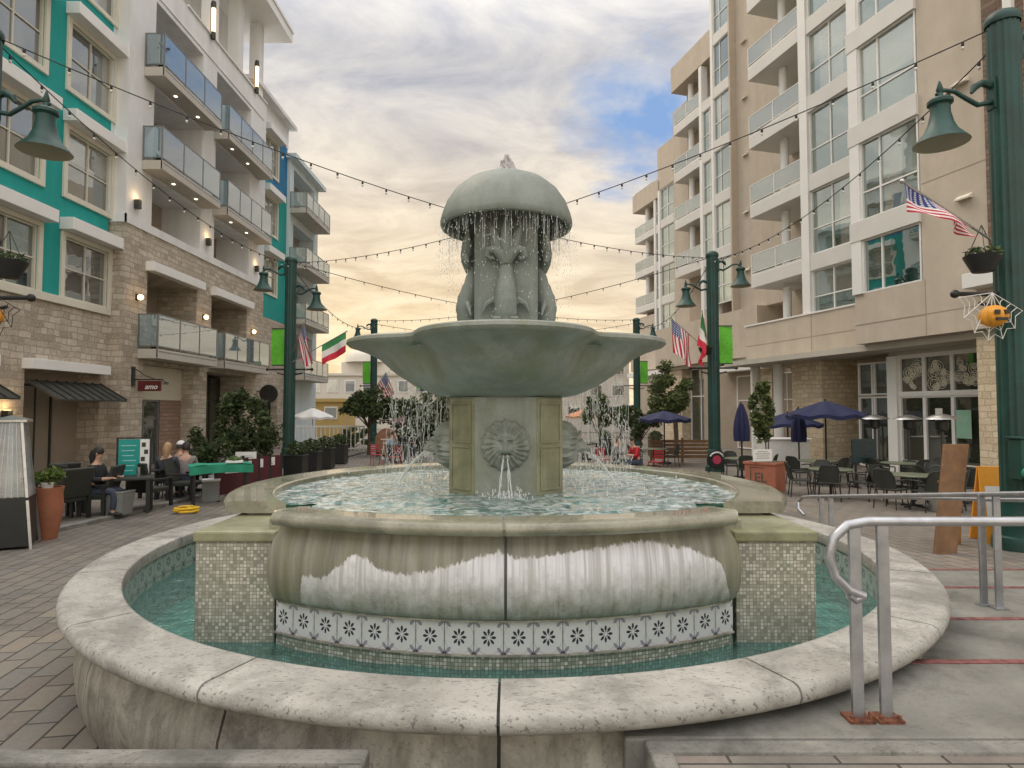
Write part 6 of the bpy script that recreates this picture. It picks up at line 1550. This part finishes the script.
b = MB(); b.box(-.23,.23,-.012,.012,.72,.94); p = b.build('board', M['paper'], t); b = MB(); b.box(-.10,.17,-.0145,-.0125,.80,.815); b.box(-.12,-.07,-.0145,-.0125,.79,.85); b.box(-.05,.12,-.0145,-.0125,.84,.85); b.build('print', M['greybin'], p); b = MB(); b.box(-.015,.015,.013,.04,0,.8); b.box(-.1,.1,-.1,.1,0,.03); b.build('post', M['black'], t)
# yellow hose coil
x, y, z = pt(188,512,11.2); b = MB(); b.tube([((.17+.02*sin(5*a))*cos(a)+.05*sin(a*.37), (.13+.02*cos(3*a))*sin(a), .022+.004*a) for a in [i*.25 for i in range(90)]], .02, 8)
tag(b.build('hose_coil', M['yellow'], None, (x, y, gz(y))), 'yellow coil of hose lying on the paving', 'hose')
# bushes
x, y, z = pt(212,470,14.2); pot_plant((x,y,gz(y)+.05), 'leafy bush in a white pot behind the green stall', 'paper', .17, .40, 'leaf_dark', .42, .75, 900, .06, 21)
x, y, z = pt(195,470,15.0); pot_plant((x,y,gz(y)+.05), 'tall thin potted plant against the brown brick shop wall', 'bronze', .13, .95, 'leaf_dark', .26, .5, 420, .05, 22, tall=True)
x, y, z = pt(268,470,16.5); pot_plant((x,y,gz(y)+.05), 'tall dark potted shrub left of the lamp post foot', 'bronze', .2, .5, 'leaf_dark', .38, 1.0, 900, .06, 23)
# plants on upper balconies
pot_plant((-11.47, 19.85, 12.76), 'potted palm on the topmost near balcony', 'black', .10, .2, 'leaf_dark', .30, .62, 160, .11, 24); pot_plant((-11.47, 19.85, 9.71), 'empty looking black tub on the middle balcony', 'green', .14, .28, 'leaf_dark', .05, .03, 14, .02, 25)
pot_plant((-11.52, 19.9, 3.65), 'small bushy plant on the lowest near balcony', 'black', .13, .2, 'leaf_mid', .22, .25, 160, .05, 26)
# boxes with hedge
extra_boxes = []
hp = None
for i, (px, d) in enumerate(((297,17.4),(312,18.9),(326,20.6),(340,22.6),(384,26),(398,28))):
    x = (px-512)/620*d; lab = ('dark planter box with clipped hedge, nearest the left lamp post', 'dark planter box with clipped hedge, second from the lamp post', 'dark planter box with clipped hedge, third from the lamp post', 'dark planter box with clipped hedge, fourth from the lamp post', 'dark planter box with hedge just left of the brown oval sign', 'dark planter box with hedge just right of the brown oval sign')[i]
    if hp is None:
        hp = thing('hedge_planter', lab, 'planter', (x, d, gz(d)), 0, 'dark hedge planters behind the left post')
        b = MB(); b.box(-.26,.26,-.26,.26,.03,.66); b.box(-.28,.28,-.28,.28,.66,.70); b.build('planter_box', M['black'], hp, bevel=.01); b = MB(); leafquads(b, (0,0,.84), (.31,.31,.24), 520, .05, random.Random(31)); b.build('hedge', M['leaf_dark'], hp)
    else: dup(hp, (x, d, gz(d)), 0, lab)
x, y, z = pt(387,455,24); t = thing('oval_sign', 'brown oval shop sign on a post before the round tree', 'sign', (x, y, gz(y))); b = MB(); b.grid(lambda u, v: (.42*v*cos(2*pi*u), -.03, .72+.50*v*sin(2*pi*u)), 36, 3, wrap=True); b.tube([(.42*cos(a*2*pi/36), 0, .72+.50*sin(a*2*pi/36)) for a in range(37)], .035, 8); b.build('sign_disc', M['curtain'], t); b = MB(); b.box(-.22,.22,-.045,-.032,.80,.84); b.box(-.16,.16,-.045,-.032,.66,.69); b.build('lettering', M['cream'], t); b = MB(); b.box(-.03,.03,-.02,.04,0,.3); b.build('post', M['black'], t)
# white railing, far left
x, y, z = pt(330,430,29); t = thing('white_railing', 'white picket railing under the white umbrella', 'fence', (x, y, gz(y)))
b = MB()
for i in range(17): b.box(-1.6+.2*i-.02,-1.6+.2*i+.02,-.02,.02,.05,1.15)
b.build('picket', M['paper'], t); b = MB(); b.box(-1.65,1.65,-.04,.04,1.15,1.22); b.box(-1.65,1.65,-.03,.03,.12,.18); b.build('rail', M['paper'], t)
# round dark sign on the stone wall
t = thing('wall_disc_sign', 'black round projecting sign on the stone wall beside the fig tree', 'sign', (-11.83, 28.75, 2.45)); b = MB(); b.cyl((.55,-.05,0),(.55,.05,0),.42,None,32); b.build('sign_disc', M['black'], t); b = MB(); b.bar((0,0,.1),(.3,0,.1),.04,.04); b.build('bracket', M['black'], t)

# ================================================================== people (seated)
def skin_mesh(name, verts, edges, mat, parent=None, root=0, loc=None, rot=0, levels=2):
    me = bpy.data.meshes.new(name); me.from_pydata([(x, y, z) for (x, y, z, r) in verts], edges, []); me.materials.append(mat)
    o = bpy.data.objects.new(name, me); COL.objects.link(o)
    md = o.modifiers.new('skin', 'SKIN'); md.use_smooth_shade = True
    sv = me.skin_vertices[0].data
    for i, v in enumerate(verts): r = v[3]; sv[i].radius = (r, r) if not isinstance(r, tuple) else r; sv[i].use_root = (i == root)
    s_ = o.modifiers.new('sub', 'SUBSURF'); s_.levels = s_.render_levels = levels
    if parent: o.parent = parent
    if loc: o.location = [c*S for c in loc]
    o.rotation_euler[2] = rot; return o
def person(loc, rot, lab, shirt, hair, trousers=(.05,.06,.09), cap=None, lean=.0, long_hair=False, sleeve=True, armf=0.):
    """metres; seated, facing local -y, seat at .45"""
    L = lean
    V = [(0,0,.52,(.15,.12)),(0,-.02-L*.3,.72,(.14,.11)),(0,-.03-L*.7,.92,(.165,.11)),(0,-.03-L,1.05,(.075,.07)),(0,-.05-L*1.1,1.13,(.055,.055)),(0,-.07-L*1.15,1.20,(.072,.085)),(0,-.07-L*1.15,1.30,(.082,.098)),(0,-.06-L*1.15,1.37,(.05,.06))]
    E = [(i,i+1) for i in range(7)]
    for s_ in (-1,1):
        b = len(V)
        V += [(s_*.20,-.02-L*.8,.985,.06),(s_*.25,-.10-L,.74,.047),(s_*.17,-.32-L*.6-armf*.1,.76,.036),(s_*.13,-.40-L*.6-armf*.1,.77,.028)]
        E += [(2,b),(b,b+1),(b+1,b+2),(b+2,b+3)]
        # fingers: a mitten would be wrong, five short chains
        h = len(V)
        for q in range(5):
            ox = s_*(-.03+.015*q); V += [(s_*.13+ox*.8,-.44-L*.6-armf*.1,.768,.011),(s_*.13+ox*1.2,-.49-L*.6-armf*.1+(.03 if q in (0,4) else 0),.757,.008)]; E += [(b+3,h+2*q),(h+2*q,h+2*q+1)]
        k = len(V)
        V += [(s_*.10,-.06,.50,.095),(s_*.12,-.44,.50,.07),(s_*.12,-.45,.28,.055),(s_*.12,-.42,.07,.04),(s_*.13,-.56,.035,.035)]
        E += [(0,k),(k,k+1),(k+1,k+2),(k+2,k+3),(k+3,k+4)]
    P = skin_mesh('person', V, E, M['skin'], None, 0, loc, rot); tag(P, lab, 'person', 'seated people')
    hy, hz = -.07-L*1.15, 1.27
    # face
    sS = 1/S
    for s_ in (-1,1): f = MB(); f.ball((s_*.032*sS,(hy-.088)*sS,(hz+.005)*sS),(.010*sS,.006*sS,.007*sS),8,6); f.build('eye', M['black'], P)
    f = MB(); f.ball((0,(hy-.10)*sS,(hz-.02)*sS),(.012*sS,.018*sS,.02*sS),8,6); f.build('nose', M['skin'], P)
    for s_ in (-1,1): f = MB(); f.ball((s_*.083*sS,hy*sS,(hz-.01)*sS),(.012*sS,.022*sS,.03*sS),8,6); f.build('ear', M['skin'], P)
    f = MB(); f.ball((0,(hy-.088)*sS,(hz-.058)*sS),(.024*sS,.008*sS,.006*sS),8,6); f.build('mouth', M['skin'], P)
    hb_ = MB(); 
    hb_.grid(lambda u, v: ((.096*cos(2*pi*u)*sin(pi*v*.62))*sS, (hy+.018+.112*sin(2*pi*u)*sin(pi*v*.62))*sS, (hz+.018+.115*cos(pi*v*.62)-(.05 if sin(2*pi*u) > .2 else 0)*v)*sS), 28, 12, wrap=True)
    if long_hair: hb_.tube([(0,(hy+.07)*sS,(hz+.04)*sS),(0,(hy+.10)*sS,(hz-.08)*sS),(0,(hy+.10)*sS,(hz-.24)*sS)], [.085*sS,.09*sS,.05*sS], 14)
    hb_.build('hair', cloth('hair_%02d%02d' % (int(hair[0]*100), int(hair[2]*100)), hair, .6), P)
    if cap:
        cb_ = MB(); cb_.grid(lambda u, v: (.104*cos(2*pi*u)*sin(pi*v*.5)*sS, (hy+.01+.118*sin(2*pi*u)*sin(pi*v*.5))*sS, (hz+.035+.105*cos(pi*v*.5))*sS), 28, 8, wrap=True); cb_.add([(.07*sS,(hy-.09)*sS,(hz+.045)*sS),(-.07*sS,(hy-.09)*sS,(hz+.045)*sS),(-.05*sS,(hy-.19)*sS,(hz+.03)*sS),(.05*sS,(hy-.19)*sS,(hz+.03)*sS)], [(0,1,2,3)]); cb_.build('cap', cloth('cap_cloth', cap), P)
    d = .016
    T_ = [(0,0,.50,(.165,.135)),(0,-.02-L*.3,.72,(.155,.125)),(0,-.03-L*.7,.92,(.18,.125)),(0,-.035-L*.95,1.02,(.09,.082))]; TE = [(0,1),(1,2),(2,3)]
    for s_ in (-1,1):
        b = len(T_); T_ += [(s_*.20,-.02-L*.8,.985,.075),(s_*.24,-.08-L*.95,.80,.062)]; TE += [(2,b),(b,b+1)]
        if sleeve: T_ += [(s_*.25,-.10-L,.745,.058),(s_*.19,-.27-L*.6-armf*.1,.757,.048)]; TE += [(b+1,b+2),(b+2,b+3)]
    skin_mesh('shirt', T_, TE, cloth('shirt_%02d%02d%02d' % tuple(int(c*99) for c in shirt), shirt), P)
    K = [(0,0,.50,(.16,.135))]; KE = []
    for s_ in (-1,1):
        b = len(K); K += [(s_*.10,-.06,.50,.105),(s_*.12,-.44,.50,.083),(s_*.12,-.45,.28,.07),(s_*.12,-.42,.11,.058)]; KE += [(0,b),(b,b+1),(b+1,b+2),(b+2,b+3)]
    skin_mesh('trousers', K, KE, cloth('trousers_%02d%02d' % (int(trousers[0]*99), int(trousers[2]*99)), trousers), P)
    for s_ in (-1,1): Sh = MB(); Sh.tube([(s_*.12*sS,-.36*sS,.035*sS),(s_*.125*sS,-.48*sS,.04*sS),(s_*.13*sS,-.61*sS,.03*sS)], [.045*sS,.05*sS,.03*sS], 10); Sh.build('shoe', M['black'], P)
    return P
def seat_at(px, d, rot, lab, *a, dz=0, stool=True, **k):
    x = (px-512)/620*d; person((x, d, gz(d)+dz), rot, lab, *a, **k)
    if stool:
        t = thing('stool', 'plain black stool under the %s' % lab.split(' person')[0]+' person', 'stool', (x, d, gz(d)+dz), rot, 'black stools')
        b = MB(); b.lathe([(0,.335),(.155,.335),(.16,.345),(.155,.36),(0,.36)], n=20); b.build('seat', M['black'], t)
        for q in range(4): b = MB(); aa = q*pi/2+pi/4; b.tube([(.09*cos(aa),.09*sin(aa),.335),(.15*cos(aa),.15*sin(aa),0)], .012, 6); b.build('leg', M['black'], t)
seat_at(637, 18.4, radians(-70), 'red shirted person seated leaning over a table', (.42,.02,.03), (.03,.02,.015), lean=.12)
seat_at(614, 18.9, radians(80), 'grey dressed person facing the red shirted one', (.20,.20,.20), (.10,.07,.05), lean=.06)
long_table((626-512)/620*18.6, 18.65, 0, .75, 'small dark table between the red and grey dressed people')
seat_at(97, 10.6, radians(95), 'dark haired person in an armchair at the first dark table', (.03,.03,.035), (.015,.012,.01), long_hair=True, dz=.05, stool=False)  # terrace diners' clothes darkened: the building's shade is put into their colour
seat_at(168, 13.0, radians(190), 'blond person in shade-darkened top seen from behind', (.05,.055,.07), (.40,.26,.13), dz=.05, long_hair=True)
seat_at(180, 14.0, radians(150), 'white capped person at the second dark table', (.10,.10,.12), (.05,.04,.03), cap=(.75,.74,.72), dz=.05)
seat_at(187, 13.2, radians(200), 'dark haired person in pale top at the second dark table', (.22,.20,.19), (.012,.01,.01), dz=.05)
for i, (px, d, lab) in enumerate(((398,23,'small dark table between the red chairs left of the pedestal'),(428,25,'small dark table behind the left water veil'),(585,24,'small dark table behind the right water veil'))):
    long_table((px-512)/620*d, d, .3*i, .8, lab)
seat_at(391, 23.3, radians(60), 'person in pale blue seen beyond the oval sign', (.25,.32,.40), (.05,.03,.02))
seat_at(420, 25.3, radians(-40), 'person in dark coat seen through the left water veil', (.05,.05,.055), (.09,.06,.04))
seat_at(579, 24.4, radians(100), 'person in white seen through the right water veil', (.6,.58,.55), (.03,.02,.02))
for i, (px, d, lab) in enumerate(((408,29,'dark planter box with hedge just left of the left water veil'),(424,31,'dark planter box with hedge behind the left water veil'),(604,27,'dark planter box with hedge behind the right water veil'),(655,26,'dark planter box with hedge under the right street tree'))):
    extra_boxes.append(((px-512)/620*d, d, lab))
# distant red chairs by the spray
rcb = None
for i, (px, d, rot, lab) in enumerate(((603,20,.4,'red metal chair nearest the right water veil'),(655,19,-.8,'red metal chair right of the red shirted person'),(377,22,.5,'red metal chair left of the pedestal by the oval sign'),(395,21,-.4,'red metal chair beside the left water veil'))):
    x = (px-512)/620*d; k = RR
    if rcb is None:
        rcb = thing('metal_chair', lab, 'chair', (x, d, gz(d)), rot, 'red metal chairs beyond the fountain'); m = M['redcloth'] if False else plain('red_metal', (.36,.03,.04), .45)
        b = MB(); b.box(-.2*k,.2*k,-.2*k,.2*k,.43*k,.46*k); b.build('seat', m, rcb); b = MB()
        for q in range(4): b.box(-.18*k,.18*k,.19*k,.21*k,(.54+.09*q)*k,(.59+.09*q)*k)
        for sx in (-1,1): b.bar((sx*.19*k,.2*k,.45*k),(sx*.19*k,.23*k,.9*k),.02,.02)
        b.build('backrest', m, rcb)
        for sx in (-1,1):
            for sy in (-1,1): b = MB(); b.bar((sx*.18*k,sy*.18*k,.43*k),(sx*.2*k,sy*.2*k,0),.018,.018); b.build('leg', m, rcb)
    else: dup(rcb, (x, d, gz(d)), rot, lab)
for x, d, lab in extra_boxes: dup(hp, (x, d, gz(d)), 0, lab)
bpy.context.view_layer.update()
